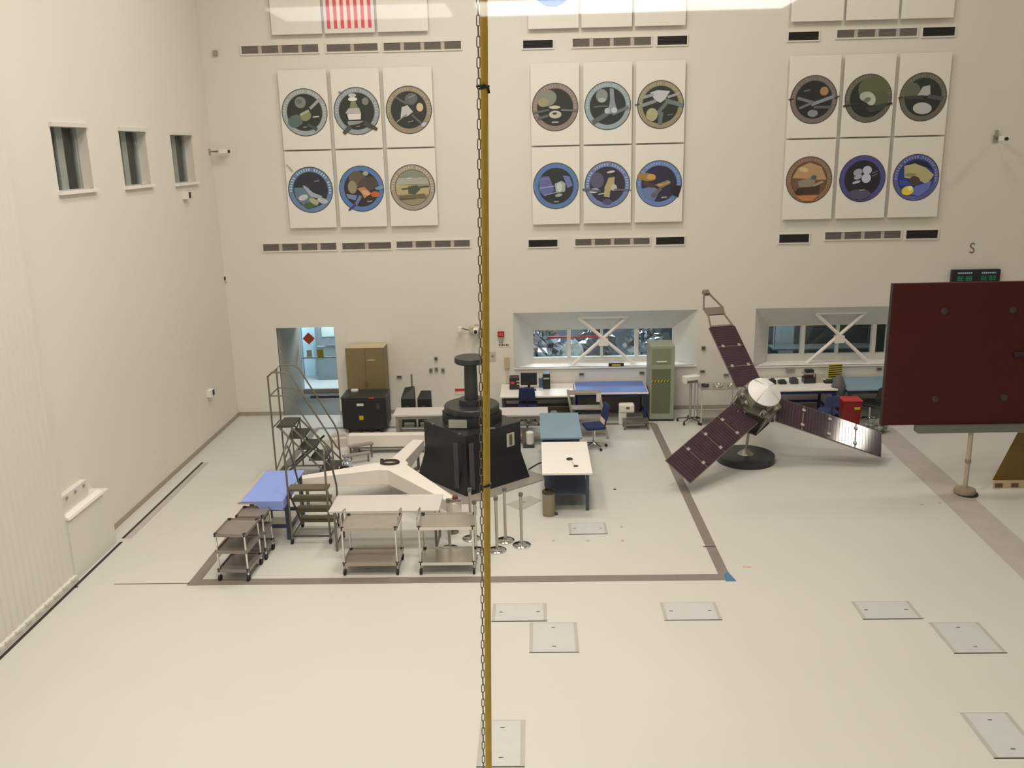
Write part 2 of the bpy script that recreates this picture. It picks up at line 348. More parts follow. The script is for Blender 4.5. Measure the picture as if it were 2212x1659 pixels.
# ------------------------------------------------------------ window alcoves
def alcove(n, W, inner, yb, mull, brace_x):
    x0, x1, z0, z1 = W; a0, a1, b0, b1 = inner; yi = yb
    f = struct(MB().quad((x0,YW,z0-0.01),(a0,yi,z0-0.01),(a0,yi,b1),(x0,YW,z1)).quad((x1,YW,z0-0.01),(x1,YW,z1),(a1,yi,b1),(a1,yi,z0-0.01)).quad((x0,YW,z1),(a0,yi,b1),(a1,yi,b1),(x1,YW,z1)).build('window_%d' % n, ALC))
    MB().add([(x0,YW-0.04,z0-0.03),(x1,YW-0.04,z0-0.03),(a1,yi,z0-0.03),(a0,yi,z0-0.03),(x0,YW-0.04,z0),(x1,YW-0.04,z0),(a1,yi,z0),(a0,yi,z0)],
             [(0,3,2,1),(4,5,6,7),(0,1,5,4),(1,2,6,5),(2,3,7,6),(3,0,4,7)]).build('window_sill', WHITE, f)
    fr = MB(); fr.box(a0, a1, yi, yi+0.12, z0-0.02, b0); fr.box(a0-0.06, a0, yi-0.01, yi+0.12, z0, b1); fr.box(a1, a1+0.06, yi-0.01, yi+0.12, z0, b1)
    fr.box(a0, a1, yi, yi+0.12, b1-0.02, b1+0.06)
    fr.build('window_frame', ALC, f)
    xs = [a0]
    for mx_, wd in mull:
        MB().box(mx_-wd/2, mx_+wd/2, yi-0.02, yi+0.12, b0, b1).build('mullion', ALC, f); xs += [mx_-wd/2, mx_+wd/2]
    xs.append(a1)
    for a, c in zip(xs[::2], xs[1::2]): MB().box(a, c, yi+0.05, yi+0.058, b0, b1).build('window_pane', GLASS, f)
    # X brace of structural steel in the alcove
    t = thing('steel_cross_brace', 'white X-shaped steel brace in %s window alcove' % ('the middle' if n == 1 else 'the right-hand'), 'brace', (brace_x, YW+0.22, z0))
    H_ = z1-z0-0.18
    for sgn in (-1, 1):
        MB().tube([(-0.78*sgn, 0, 0.0), (0.62*sgn, 0.02*sgn, H_)], 0.045, 6).build('diagonal', WSTEEL, t)
    MB().box(-0.62, 0.62, -0.06, 0.06, H_-0.03, H_+0.03).build('top_beam', ALC, t)
    MB().prism([(-0.12, -0.05), (0.12, -0.05), (0.12, 0.05), (-0.12, 0.05)], H_/2-0.12, H_/2+0.06).build('gusset', WSTEEL, t)
    return f
YI = 22.55
b0 = at(1152, 773, YI).z; b1 = at(1152, 712, YI).z
alcove(1, W1, (at(1152,740,YI).x, at(1453,735,YI).x, b0, b1), YI,
       [(at(1229,740,YI).x, 0.09), (at(1300,740,YI).x, 0.06), (at(1375,740,YI).x, 0.09)], at(1303, 735, YW+0.22).x)
alcove(2, W2, (at(1659,735,YI).x, 10.0, b0-0.02, b1), YI,
       [(at(1734,735,YI).x, 0.10), (at(1809,735,YI).x, 0.06), (at(1887,735,YI).x, 0.10), (8.9, 0.1)], at(1813, 727, YW+0.22).x)
# rooms behind the windows
def room(name, x0, x1, m_):
    mb = MB(); Y0 = YI+0.14; Y1 = 26
    mb.box(x0, x1, Y1, Y1+0.1, 0, 2.9); mb.box(x0-0.1, x0, Y0, Y1, 0, 2.9); mb.box(x1, x1+0.1, Y0, Y1, 0, 2.9); mb.box(x0, x1, Y0, Y1, 2.9, 3.0)
    return struct(mb.build(name, m_))
room('wall_foil_room', -0.8, 4.6, ROOMF); room('wall_dim_room', 4.95, 10.6, ROOMD)
lamp('foil_room_lamp', (0.4, 24.2, 2.85), 1.2, 0.8, 620, (0.76, 0.9, 1)); lamp('foil_room_lamp', (2.9, 24.3, 2.85), 1.2, 0.8, 340, (0.84, 0.94, 1))
lamp('dim_room_lamp', (5.6, 24.8, 2.85), 0.4, 0.6, 130, (0.7, 0.88, 1)); lamp('dim_room_lamp', (8.2, 24.8, 2.85), 1.0, 0.6, 40, (0.9, 0.95, 1))
def crumple(name, label, cat, c, d, m_, seed=1, n=14, sharp=0.32, part=None):
    rnd = random.Random(seed); mb = MB(); vs = []; fs = []
    for i in range(n+1):
        for j in range(2*n):
            th = math.pi*i/n; ph = math.pi*j/n
            k = 1 + sharp*(rnd.random()-0.5)*(0 if i in (0, n) else 1)
            vs.append((d[0]/2*k*math.sin(th)*math.cos(ph), d[1]/2*k*math.sin(th)*math.sin(ph), d[2]/2+d[2]/2*k*math.cos(th)))
    for i in range(n):
        for j in range(2*n): fs.append((i*2*n+j, (i+1)*2*n+j, (i+1)*2*n+(j+1) % (2*n), i*2*n+(j+1) % (2*n)))
    mb.add(vs, fs); o = mb.build(name, m_)
    o.location = c
    return tag(o, label, cat)
crumple('foil_bundle', 'crumpled silver foil bundle behind the first pane of the middle window', 'foil', (0.15, 23.4, 0.9), (1.05, 0.6, 1.0), FOIL, 2, sharp=0.5)
crumple('foil_bundle', 'white foil hump behind the middle window left mullion', 'foil', (0.95, 23.2, 0.95), (0.55, 0.3, 0.6), mat('white film', rgb(225, 232, 238), 0.35, noise=0.1, bump=0.4), 5)
crumple('foil_bundle', 'silver foil cover behind the middle of the window, under the red rail', 'foil', (1.6, 23.9, 0.8), (1.1, 0.6, 0.95), mat('dark foil', rgb(120, 122, 126), 0.25, metal=0.9, noise=0.2, bump=0.4), 3)
crumple('foil_bundle', 'bright foil ridge behind the third pane of the middle window', 'foil', (2.85, 23.6, 0.95), (0.95, 0.5, 0.8), FOIL, 9, sharp=0.5)
o = MB().box(-0.75, 0.75, -0.02, 0.02, -0.025, 0.025).build('barrier_rail', mat('red rail', rgb(186, 44, 50), 0.5, noise=0.05)); o.location = (at(1247, 728, 22.9).x, 22.9, at(1247, 728, 22.9).z)
tag(o, 'red rail seen through the middle window above foil', 'rail')
o = MB().box(-0.25, 0.25, -0.02, 0.02, 0, 2.2).build('dark_doorway', C(52, 60, 66)); o.location = (3.9, 25.9, 0); tag(o, 'dark doorway at the right end of the middle window', 'doorway')
o = MB().box(-0.28, 0.28, -0.05, 0.05, 0, 2.4).build('room_partition', C(196, 214, 218)); o.location = (at(1692, 735, 25.5).x, 25.5, 0); tag(o, 'pale partition lit behind the left pane of the right window', 'partition')
t = thing('laboratory_bench', 'dim bench with rail behind the right-hand window', 'bench', (8.0, 25.0, 0))
MB().box(-1.4, 1.4, -0.3, 0.3, 0.86, 0.9).build('worktop', C(150, 156, 150), t)
for a in (-1.3, 1.3): MB().box(a-0.04, a+0.04, -0.28, 0.28, 0, 0.86).build('leg', C(90, 96, 92), t)
MB().tube([(-1.4, 0, 1.62), (1.4, 0, 1.62)], 0.015, 6).build('rail', CHROME, t)
for a in (-1.3, 1.3): MB().tube([(a, 0, 0.9), (a, 0, 1.62)], 0.012, 6).build('post', CHROME, t)
t = thing('nameplate_stand', 'small black plate with yellow face on the middle window sill', 'sign', (at(1331, 786, 21.99).x, 22.0, 1.14))
MB().box(-0.19, 0.19, -0.02, 0.02, 0, 0.085).build('holder', BLACK, t); MB().box(-0.11, 0.11, -0.026, -0.02, 0.02, 0.065).build('sign_face', YB, t)
# ------------------------------------------------------------ wall grilles
def grille(x0, y0, x1, y1, bays, dark, label):
    a = ay(x0, y1, YW); c = ay(x1, y0, YW); a2 = ay(x0, y0, YW); c2 = ay(x1, y1, YW)
    X0, X1 = (a.x+a2.x)/2, (c.x+c2.x)/2
    pz = ay((x0+x1)/2, y0+0.0, YW).z; qz = ay((x0+x1)/2, y1+0.0, YW).z
    W_ = X1-X0; Hh = pz-qz
    t = thing('wall_grille', label, 'vent', ((X0+X1)/2, YW, qz), 0, 'wall air grilles')
    f = MB(); e = 0.03
    f.box(-W_/2-e, W_/2+e, -0.025, 0, -e, 0); f.box(-W_/2-e, W_/2+e, -0.025, 0, Hh, Hh+e); f.box(-W_/2-e, -W_/2, -0.025, 0, 0, Hh); f.box(W_/2, W_/2+e, -0.025, 0, 0, Hh)
    f.build('frame', WALL, t)
    gap = 0.085
    bw = (W_-gap*(bays-1))/bays
    for k in range(bays):
        xa = -W_/2+k*(bw+gap)
        g_ = MB(); g_.m(1).quad((xa, -0.003, 0), (xa+bw, -0.003, 0), (xa+bw, -0.003, Hh), (xa, -0.003, Hh)); g_.m(0)
        nb = 6
        for j in range(nb):
            z = Hh*(j+0.5)/nb
            g_.add([(xa, -0.004, z-0.012), (xa+bw, -0.004, z-0.012), (xa+bw, -0.022, z+0.004), (xa, -0.022, z+0.004)], [(0, 1, 2, 3)])
        g_.build('louvre', [VENTD if dark else VENTG, VENTD if dark else VENTB], t)
        if k: MB().box(xa-gap, xa, -0.012, -0.002, 0, Hh).build('divider', mat('grille divider', rgb(176, 168, 158, 1.15), 0.5, noise=0.03), t)
rowsU = [(522,98,688,115,4,0),(706,95,816,111,2,0),(829,91,996,108,4,0),(1130,87,1194,104,1,1),(1237,82,1406,100,4,0),(1420,78,1484,97,1,1),(1703,69,1768,87,1,1),(1808,63,1980,80,4,0),(1993,59,2062,78,1,1)]
rowsL = [(569,526,727,541,4,0),(740,524,845,538,2,0),(857,520,1015,534,4,0),(1142,518,1204,533,1,1),(1243,515,1403,529,4,0),(1417,512,1478,528,1,1),(1683,506,1747,524,1,1),(1782,500,1945,516,4,0),(1957,497,2025,515,1,1)]
posn = ['four-bay grille at the left of the row %s left panels', 'two-bay grille at the middle of the row %s left panels', 'four-bay grille at the right of the row %s left panels',
        'dark single grille at the left end %s centre panels', 'four-bay grey grille %s centre panels', 'dark single grille at the right end %s centre panels',
        'dark single grille at the left end %s right panels', 'four-bay grey grille %s right panels', 'dark single grille at the right end %s right panels']
for i, r_ in enumerate(rowsU): grille(*r_, posn[i] % 'above the emblem')
for i, r_ in enumerate(rowsL): grille(*r_, posn[i] % 'below the emblem')
# ------------------------------------------------------------ emblem panels
def ring_pts(r, n=40): return [(r*math.cos(2*math.pi*i/n), r*math.sin(2*math.pi*i/n)) for i in range(n)]
def emblem(parent, rim, field, art, r=0.54, dashes=None, edge=(70, 66, 62)):
    """round decal: rim band, field disc and picture shapes; local x right, z up, facing -y"""
    cols = []; mb = MB()
    def mi(c):
        if c not in cols: cols.append(c)
        return cols.index(c)
    lay = [0.0]
    def poly(pts, c):
        lay[0] += 0.0012; yv = -lay[0]
        mb.m(mi(c)).add([(p[0]*r, yv, p[1]*r) for p in pts], [tuple(range(len(pts)))])
    poly(ring_pts(1.0), edge); poly(ring_pts(0.965), rim)
    poly([(p[0]*0.97, p[1]*0.97) for p in ring_pts(0.8)], tuple(int(v*0.45) for v in rim))
    poly(ring_pts(0.755), field)
    if dashes:
        lay[0] += 0.001
        for k in range(26):
            if k % 7 == 5: continue
            a = math.radians(-10+k*200/26); ca, sa = math.cos(a), math.sin(a)
            for s_ in (0,):
                mb.m(mi(dashes)).add([((ca*rr-sa*tt)*r, -lay[0], (sa*rr+ca*tt)*r) for rr, tt in ((0.82, -0.022), (0.82, 0.022), (0.92, 0.022), (0.92, -0.022))], [(0, 1, 2, 3)])
    for a in art:
        k = a[0]; c = a[1]
        if k == 'e':
            cx, cz, rx, rz_, rot = a[2:]; ro = math.radians(rot)
            poly([(cx+rx*math.cos(t)*math.cos(ro)-rz_*math.sin(t)*math.sin(ro), cz+rx*math.cos(t)*math.sin(ro)+rz_*math.sin(t)*math.cos(ro)) for t in [2*math.pi*i/20 for i in range(20)]], c)
        elif k == 'b':
            x0, z0, x1, z1, w0 = a[2:7]; w1 = a[7] if len(a) > 7 else w0
            L = math.hypot(x1-x0, z1-z0); nx, nz = -(z1-z0)/L, (x1-x0)/L
            poly([(x0+nx*w0/2, z0+nz*w0/2), (x0-nx*w0/2, z0-nz*w0/2), (x1-nx*w1/2, z1-nz*w1/2), (x1+nx*w1/2, z1+nz*w1/2)], c)
        else: poly(a[2], c)
    o = mb.build('emblem', [C(*c) for c in cols], parent)
    return o
YP = 21.90
def block(TL, BL, TR, BR, ysplit, words, arts, where):
    xl = (ay(*TL, YP).x+ay(*BL, YP).x)/2; xr = (ay(*TR, YP).x+ay(*BR, YP).x)/2
    zt = (ay(*TL, YP).z+ay(*TR, YP).z)/2; zb = (ay(*BL, YP).z+ay(*BR, YP).z)/2; zm = ay(*ysplit, YP).z
    g = 0.09; pw = (xr-xl-2*g)/3
    for row in (0, 1):
        z0, z1 = ((zm+0.018, zt), (zb, zm-0.018))[row]
        for k in range(3):
            xc = xl+k*(pw+g)+pw/2; idx = row*3+k
            t = thing('wall_panel', words[idx], 'panel', (xc, YW, z0), 0, 'white wall panels with round emblems')
            h = z1-z0
            MB().box(-pw/2, pw/2, -(YW-YP), -(YW-YP)+0.05, 0, h).build('board', PANEL, t, bevel=0.006)
            f = MB()
            for s in (-1, 1): f.box(s*pw/2*0.86-0.03, s*pw/2*0.86+0.03, -(YW-YP)+0.05, 0, 0.1, h-0.1)
            f.build('mounting_rail', GREYL, t)
            a = arts[idx]
            e = emblem(t, *a[:3], dashes=a[3] if len(a) > 3 else None)
            e.location = (0, -(YW-YP)-0.002, h*(0.47 if row == 0 else 0.50))
DK = (46, 50, 46)
def art_left():
    return [
     ((150,160,162), DK, [('e',(120,126,124),-0.15,0.42,0.24,0.24,0),('e',(96,100,98),-0.2,0.45,0.12,0.1,0),('e',(86,104,100),-0.42,-0.35,0.34,0.26,20),('b',(150,154,156),0.25,0.15,0.72,0.55,0.12),
        ('e',(128,132,104),0.05,-0.15,0.24,0.2,30),('b',(158,164,140),-0.2,-0.1,0.2,0.08,0.1),('b',(164,166,164),0.35,-0.2,0.62,-0.18,0.06),('b',(72,76,76),0.1,-0.5,0.5,-0.72,0.14),('b',(120,126,126),-0.1,-0.62,0.06,-0.6,0.06)], (182,188,188)),
     ((140,150,156), DK, [('e',(180,180,178),-0.15,0.66,0.17,0.08,0),('e',(206,206,204),-0.14,0.5,0.2,0.09,0),('p',(120,124,96),[(-0.22,0.4),(-0.02,0.4),(0.08,0.12),(-0.3,0.12)]),('p',(170,170,168),[(-0.35,0.12),(0.12,0.14),(0.2,-0.12),(-0.5,-0.08)]),
        ('p',(208,208,206),[(-0.42,-0.1),(0.18,-0.12),(0.16,-0.34),(-0.36,-0.36)]),('e',(118,122,122),0.4,0.4,0.15,0.16,0),('p',(136,140,140),[(-0.42,-0.4),(0.3,-0.4),(0.1,-0.52),(-0.4,-0.6)]),('b',(74,76,74),-0.3,-0.62,-0.62,-0.92,0.2,0.16),
        ('b',(64,68,66),0.3,-0.48,0.85,-0.78,0.26,0.12),('b',(120,120,114),-0.72,0.82,-0.55,0.74,0.06),('b',(110,114,112),-0.05,-0.64,0.12,-0.62,0.05)], (176,184,188)),
     ((140,132,114), DK, [('e',(92,98,100),0.12,0.45,0.28,0.24,20),('b',(140,146,148),0.0,0.5,0.3,0.62,0.03),('p',(176,180,182),[(-0.3,0.12),(-0.05,0.2),(0.18,-0.08),(-0.05,-0.25),(-0.38,-0.32)]),('e',(190,174,140),0.48,0.1,0.15,0.18,0),
        ('b',(128,132,120),-0.6,-0.52,-0.1,-0.18,0.05),('b',(92,98,98),-0.55,0.55,-0.1,0.25,0.08),('b',(84,90,92),0.12,-0.2,0.55,-0.6,0.1),('e',(180,182,190),0.62,-0.62,0.12,0.08,30),('b',(120,126,126),-0.05,-0.5,0.18,-0.46,0.05)], (170,162,144)),
     ((100,124,164), (44,46,50), [('p',(92,116,132),[(-0.74,0.1),(-0.1,0.12),(0.3,-0.7),(-0.3,-0.72),(-0.68,-0.35)]),('p',(150,160,176),[(-0.35,0.2),(-0.22,0.18),(0.1,-0.12),(0.5,-0.28),(0.45,-0.4),(0.0,-0.3)]),('e',(178,184,190),-0.35,-0.32,0.22,0.12,15),
        ('e',(168,174,184),0.5,-0.48,0.24,0.12,-15),('e',(70,92,58),-0.12,-0.68,0.22,0.14,0),('e',(160,160,130),0.12,-0.5,0.22,0.12,-30),('b',(130,142,150),-0.6,-0.52,-0.2,-0.42,0.03),('b',(120,124,132),0.2,0.36,0.42,0.4,0.05),('b',(176,160,144),-0.98,1.12,-0.72,0.82,0.06)], (190,200,216)),
     ((84,116,168), (50,42,44), [('e',(92,82,72),-0.15,0.42,0.4,0.34,-20),('e',(76,68,66),0.3,0.2,0.44,0.3,10),('e',(140,130,108),-0.4,0.08,0.2,0.28,0),('e',(150,158,150),0.22,0.66,0.12,0.1,0),('p',(178,124,84),[(-0.2,0.02),(0.12,0.08),(0.42,-0.2),(0.1,-0.42),(-0.02,-0.16)]),
        ('e',(196,154,122),0.18,-0.18,0.2,0.1,-20),('e',(180,92,62),0.6,-0.25,0.2,0.13,0),('e',(108,140,170),0.8,0.02,0.2,0.08,10),('p',(104,128,160),[(-0.7,-0.2),(-0.2,-0.28),(-0.3,-0.5),(-0.62,-0.4)]),('b',(96,118,150),-0.3,-0.7,-0.05,-0.3,0.14),('b',(140,136,140),0.22,-0.56,0.45,-0.54,0.05),('b',(50,66,100),-0.62,-0.92,-0.3,-0.66,0.08)]),
     ((150,140,128), (140,132,110), [('p',(124,132,122),[(-0.62,0.42),(-0.35,0.66),(0,0.75),(0.35,0.66),(0.64,0.4)]),('p',(158,158,146),[(-0.74,0.14),(0.74,0.14),(0.64,0.42),(-0.62,0.42)]),('p',(170,156,120),[(-0.75,0.14),(-0.3,0.12),(0.76,0.0),(0.7,-0.3),(-0.7,-0.3)]),
        ('b',(70,76,62),-0.5,-0.06,0.72,0.04,0.07),('p',(74,82,62),[(-0.2,0.05),(0.2,0.1),(0.35,-0.06),(0.1,-0.3),(-0.2,-0.26)]),('p',(104,94,74),[(-0.6,-0.35),(0.5,-0.26),(0.6,-0.45),(-0.6,-0.5)]),('b',(86,80,60),-0.6,-0.48,0.1,-0.46,0.06),('b',(196,198,190),-0.22,0.38,0.0,0.42,0.04),('b',(190,192,186),0.25,0.4,0.45,0.4,0.04)], (190,184,176))]
def art_mid():
    return [
     ((132,120,116), (42,46,46), [('e',(126,130,116),-0.35,0.38,0.42,0.34,10),('e',(142,140,116),-0.5,0.2,0.24,0.18,0),('e',(190,186,160),-0.02,0.0,0.24,0.07,0),('e',(178,178,168),0.0,-0.3,0.27,0.16,0),('e',(60,62,60),-0.02,-0.26,0.1,0.05,0),
        ('b',(92,94,96),-0.95,-0.22,-0.25,-0.1,0.08),('b',(104,104,106),0.25,-0.12,0.95,-0.16,0.08),('b',(88,92,92),-0.75,-0.46,-0.3,-0.34,0.12),('b',(150,152,150),-0.15,-0.62,0.14,-0.62,0.07)], (160,146,140)),
     ((140,156,164), (44,50,48), [('e',(124,134,132),-0.25,0.42,0.25,0.28,0),('e',(158,166,164),-0.25,0.25,0.16,0.1,0),('p',(128,140,148),[(0.08,0.72),(0.24,0.7),(0.3,0.2),(0.42,-0.3),(-0.05,-0.35),(0.1,0.2)]),('b',(96,104,104),-0.6,-0.02,0.0,0.0,0.06),
        ('b',(86,94,96),-0.65,-0.68,0.0,-0.3,0.2),('b',(104,112,116),0.2,-0.34,0.9,-0.06,0.14),('e',(168,176,186),-0.02,-0.2,0.12,0.12,0),('e',(176,186,196),0.28,-0.18,0.13,0.12,0)], (168,182,188)),
     ((140,134,112), (44,48,46), [('p',(178,182,188),[(-0.45,0.5),(-0.15,0.6),(0.4,0.55),(0.2,0.22),(0,0.08),(-0.22,0.16)]),('b',(140,146,150),-0.8,0.3,-0.3,0.42,0.12),('b',(150,156,160),0.3,0.3,0.8,0.44,0.1),('b',(128,136,138),-0.85,-0.04,-0.2,0.16,0.14),
        ('b',(104,116,112),0.2,0.16,0.95,-0.04,0.18),('b',(96,106,104),-0.15,-0.38,0.28,0.1,0.16),('b',(98,104,108),-0.02,-0.8,0.04,-0.3,0.18),('e',(160,156,122),-0.36,-0.4,0.25,0.27,0),('b',(90,96,92),0.3,-0.44,0.55,-0.4,0.05),('b',(60,58,54),-1.1,0.0,-0.9,0.06,0.05)], (164,158,134)),
     ((84,116,164), (42,48,50), [('p',(92,98,150),[(-0.72,0.4),(-0.3,0.42),(-0.05,-0.2),(-0.5,-0.45),(-0.74,-0.2)]),('b',(150,156,196),-0.7,-0.08,-0.05,0.0,0.04),('b',(128,132,178),-0.65,0.28,-0.3,0.32,0.03),('b',(140,144,186),-0.5,-0.38,0.0,-0.28,0.04),('p',(150,160,158),[(-0.05,0.1),(0.25,0.22),(0.42,0.1),(0.4,-0.25),(0.0,-0.3)]),
        ('e',(184,190,190),0.15,-0.05,0.12,0.2,0),('p',(100,112,160),[(0.3,0.45),(0.6,0.4),(0.74,0.0),(0.5,-0.1),(0.4,0.2)]),('e',(150,160,150),0.12,-0.4,0.16,0.07,10),('b',(128,132,130),-0.1,-0.68,0.12,-0.68,0.06)]),
     ((104,120,166), (48,46,62), [('e',(84,84,112),-0.45,0.2,0.3,0.34,0),('p',(166,154,118),[(-0.15,-0.5),(-0.12,-0.1),(0.05,0.3),(0.32,0.34),(0.3,0.0),(0.12,-0.3),(0.1,-0.55)]),('e',(186,180,172),0.15,0.55,0.18,0.05,10),('e',(196,204,210),-0.58,-0.24,0.22,0.1,5),
        ('e',(180,176,164),0.28,-0.12,0.14,0.14,30),('b',(84,88,110),-1.1,-0.18,-0.3,-0.26,0.1),('b',(92,98,112),0.3,-0.22,1.05,-0.24,0.1,0.03),('b',(170,168,166),-0.4,-0.4,-0.1,-0.36,0.05),('e',(80,76,110),0.0,-0.72,0.2,0.12,0)], (170,178,204)),
     ((98,124,176), (44,42,66), [('p',(98,116,164),[(-0.75,-0.2),(-0.3,-0.1),(0.05,-0.3),(-0.2,-0.75),(-0.6,-0.6)]),('e',(150,116,66),-0.55,0.3,0.42,0.17,-8),('e',(186,146,84),-0.35,0.3,0.2,0.12,0),('e',(70,56,58),-0.45,-0.02,0.32,0.1,-20),('p',(130,116,82),[(-0.2,-0.05),(0.4,0.16),(0.5,0.0),(0.1,-0.2)]),
        ('b',(196,140,74),-0.05,-0.06,0.15,-0.04,0.09),('b',(160,150,118),0.05,-0.08,0.5,0.08,0.05),('b',(96,92,96),-0.3,-0.55,0.1,-0.2,0.16),('p',(34,34,40),[(0.5,-0.1),(0.95,-0.1),(0.85,-0.6),(0.6,-0.5)]),('b',(150,150,150),0.1,-0.6,0.35,-0.58,0.06)], (140,156,196))]
def art_right():
    return [
     ((112,104,100), (34,38,40), [('e',(160,124,84),0.42,0.34,0.18,0.18,0),('b',(110,114,118),-0.7,0.08,0.0,-0.12,0.12),('b',(128,134,140),-0.1,-0.2,0.85,0.12,0.14),('b',(86,92,96),0.0,-0.3,0.72,-0.32,0.12),('b',(104,110,112),-0.6,-0.34,0.0,-0.1,0.1),('e',(128,134,138),-0.02,-0.56,0.22,0.15,0),
        ('b',(96,100,104),-0.45,0.34,-0.2,0.4,0.06),('b',(58,56,56),-1.08,0.02,-0.85,0.06,0.05),('b',(58,56,56),0.85,0.04,1.08,0.12,0.05)], (136,124,118)),
     ((96,94,86), (40,42,40), [('e',(92,96,72),0.2,0.38,0.66,0.5,0),('e',(84,88,66),0.35,0.0,0.56,0.3,0),('e',(166,170,164),-0.08,0.08,0.3,0.2,0),('e',(176,178,176),0.1,-0.04,0.2,0.26,20),('e',(110,120,94),-0.05,-0.06,0.16,0.1,20),('b',(52,48,46),-1.05,-0.3,-0.3,-0.2,0.08),('p',(58,62,60),[(-0.1,-0.4),(0.8,-0.2),(0.6,-0.5),(0.1,-0.58)]),('b',(44,42,42),0.75,-0.28,1.02,-0.22,0.08)], (128,122,110)),
     ((98,96,86), (40,46,44), [('e',(92,96,80),-0.5,0.25,0.36,0.34,30),('p',(164,168,172),[(-0.05,0.42),(0.25,0.48),(0.3,0.05),(-0.25,0.06)]),('e',(176,178,180),0.0,-0.46,0.4,0.24,-5),('b',(60,62,60),-0.8,-0.02,0.0,0.0,0.14),('b',(74,78,78),0.2,0.02,0.85,-0.1,0.18),('b',(58,56,52),-1.05,-0.02,-0.85,0.0,0.06)], (124,120,108)),
     ((128,100,84), (104,80,62), [('p',(170,140,104),[(-0.72,0.1),(-0.5,0.52),(0,0.74),(0.5,0.55),(0.75,0.0),(0.4,0.0)]),('e',(196,170,136),-0.25,0.44,0.2,0.1,-10),('p',(132,126,112),[(-0.5,-0.05),(0.1,0.1),(0.3,0.1),(0.2,-0.3),(-0.4,-0.3)]),('p',(66,50,42),[(-0.5,-0.35),(0.5,-0.25),(0.45,-0.6),(-0.45,-0.62)]),('e',(78,84,92),0.2,0.1,0.12,0.1,0),('e',(56,40,34),-0.4,-0.52,0.18,0.12,0),('p',(178,118,72),[(-0.55,-0.66),(0.45,-0.66),(0.2,-0.9),(-0.25,-0.9)]),('b',(150,140,124),0.2,-0.25,0.6,-0.08,0.1)], (150,130,112)),
     ((74,74,132), (34,34,40), [('e',(150,154,168),-0.22,0.28,0.2,0.14,20),('e',(176,180,196),0.18,0.36,0.2,0.18,0),('e',(158,162,178),-0.2,0.08,0.18,0.1,20),('e',(180,186,200),0.16,0.02,0.2,0.2,0),('e',(170,174,184),-0.26,-0.14,0.18,0.06,15),('b',(120,124,140),0.4,0.1,0.62,0.2,0.03),('b',(120,124,140),0.4,0.22,0.62,0.32,0.03),('e',(78,76,104),-0.1,-0.66,0.5,0.22,0),('b',(150,150,156),-0.1,-0.5,0.12,-0.46,0.04)]),
     ((84,90,150), (40,60,130), [('p',(30,32,60),[(-0.5,0.55),(-0.1,0.74),(0.4,0.64),(0.7,0.3),(0.2,0.5)]),('p',(172,166,124),[(-0.55,0.5),(-0.1,0.6),(0.4,0.4),(0.76,0.1),(0.5,-0.3),(0.1,-0.1),(-0.5,0.0)]),('e',(140,132,96),-0.25,0.12,0.24,0.08,0),('e',(74,62,58),-0.05,-0.14,0.24,0.2,-20),('p',(98,110,178),[(0.0,-0.36),(0.7,-0.16),(0.6,-0.5),(0.2,-0.8),(-0.2,-0.7)]),('e',(214,196,70),-0.32,-0.55,0.26,0.2,10),('e',(230,224,150),-0.22,-0.45,0.12,0.1,0),('p',(56,76,150),[(-0.75,-0.1),(-0.4,-0.1),(-0.2,-0.3),(-0.65,-0.35)])], (150,152,190))]
al, am, ar = art_left(), art_mid(), art_right()
wl = ['white panel with blue-rimmed round emblem of grey moon and yellow-green probe, left block top left',
      'white panel with grey-blue round emblem of a tall white probe, left block top middle',
      'white panel with tan-rimmed round emblem of crossed grey spacecraft, left block top right',
      'white panel with blue round emblem of a satellite over Earth, left block bottom left',
      'white panel with bright blue round emblem of brown asteroid and orange shapes, left block bottom middle',
      'white panel with tan round emblem of a desert lander, left block bottom right']
wm = ['white panel with brown-rimmed round emblem of a large grey-green planet, centre block top left',
      'white panel with pale blue round emblem of moon and upright craft, centre block top middle',
      'white panel with olive-rimmed round emblem of white dish and tan planet, centre block top right',
      'white panel with blue round emblem of purple solar wings, centre block bottom left',
      'white panel with blue round emblem of a tan upright craft, centre block bottom middle',
      'white panel with blue round emblem of an orange oval reflector, centre block bottom right']
wr = ['white panel with dark round emblem of orange planet and crossed booms, right block top left',
      'white panel with dark olive round emblem of pale curved shape, right block top middle',
      'white panel with dark round emblem of two white shapes, right block top right',
      'white panel with brown-orange round emblem of a rover, right block bottom left',
      'white panel with purple-blue round emblem of four white squares, right block bottom middle',
      'white panel with blue round emblem of tan cap and yellow patch, right block bottom right']
block((597,150), (628,492), (930,146), (948,488), (780, 322), wl, al, 'left')
block((1145,137), (1151,485), (1481,131), (1474,479), (1310, 313), wm, am, 'centre')
block((1708,122), (1690,475), (2057,112), (2025,468), (1870, 297), wr, ar, 'right')
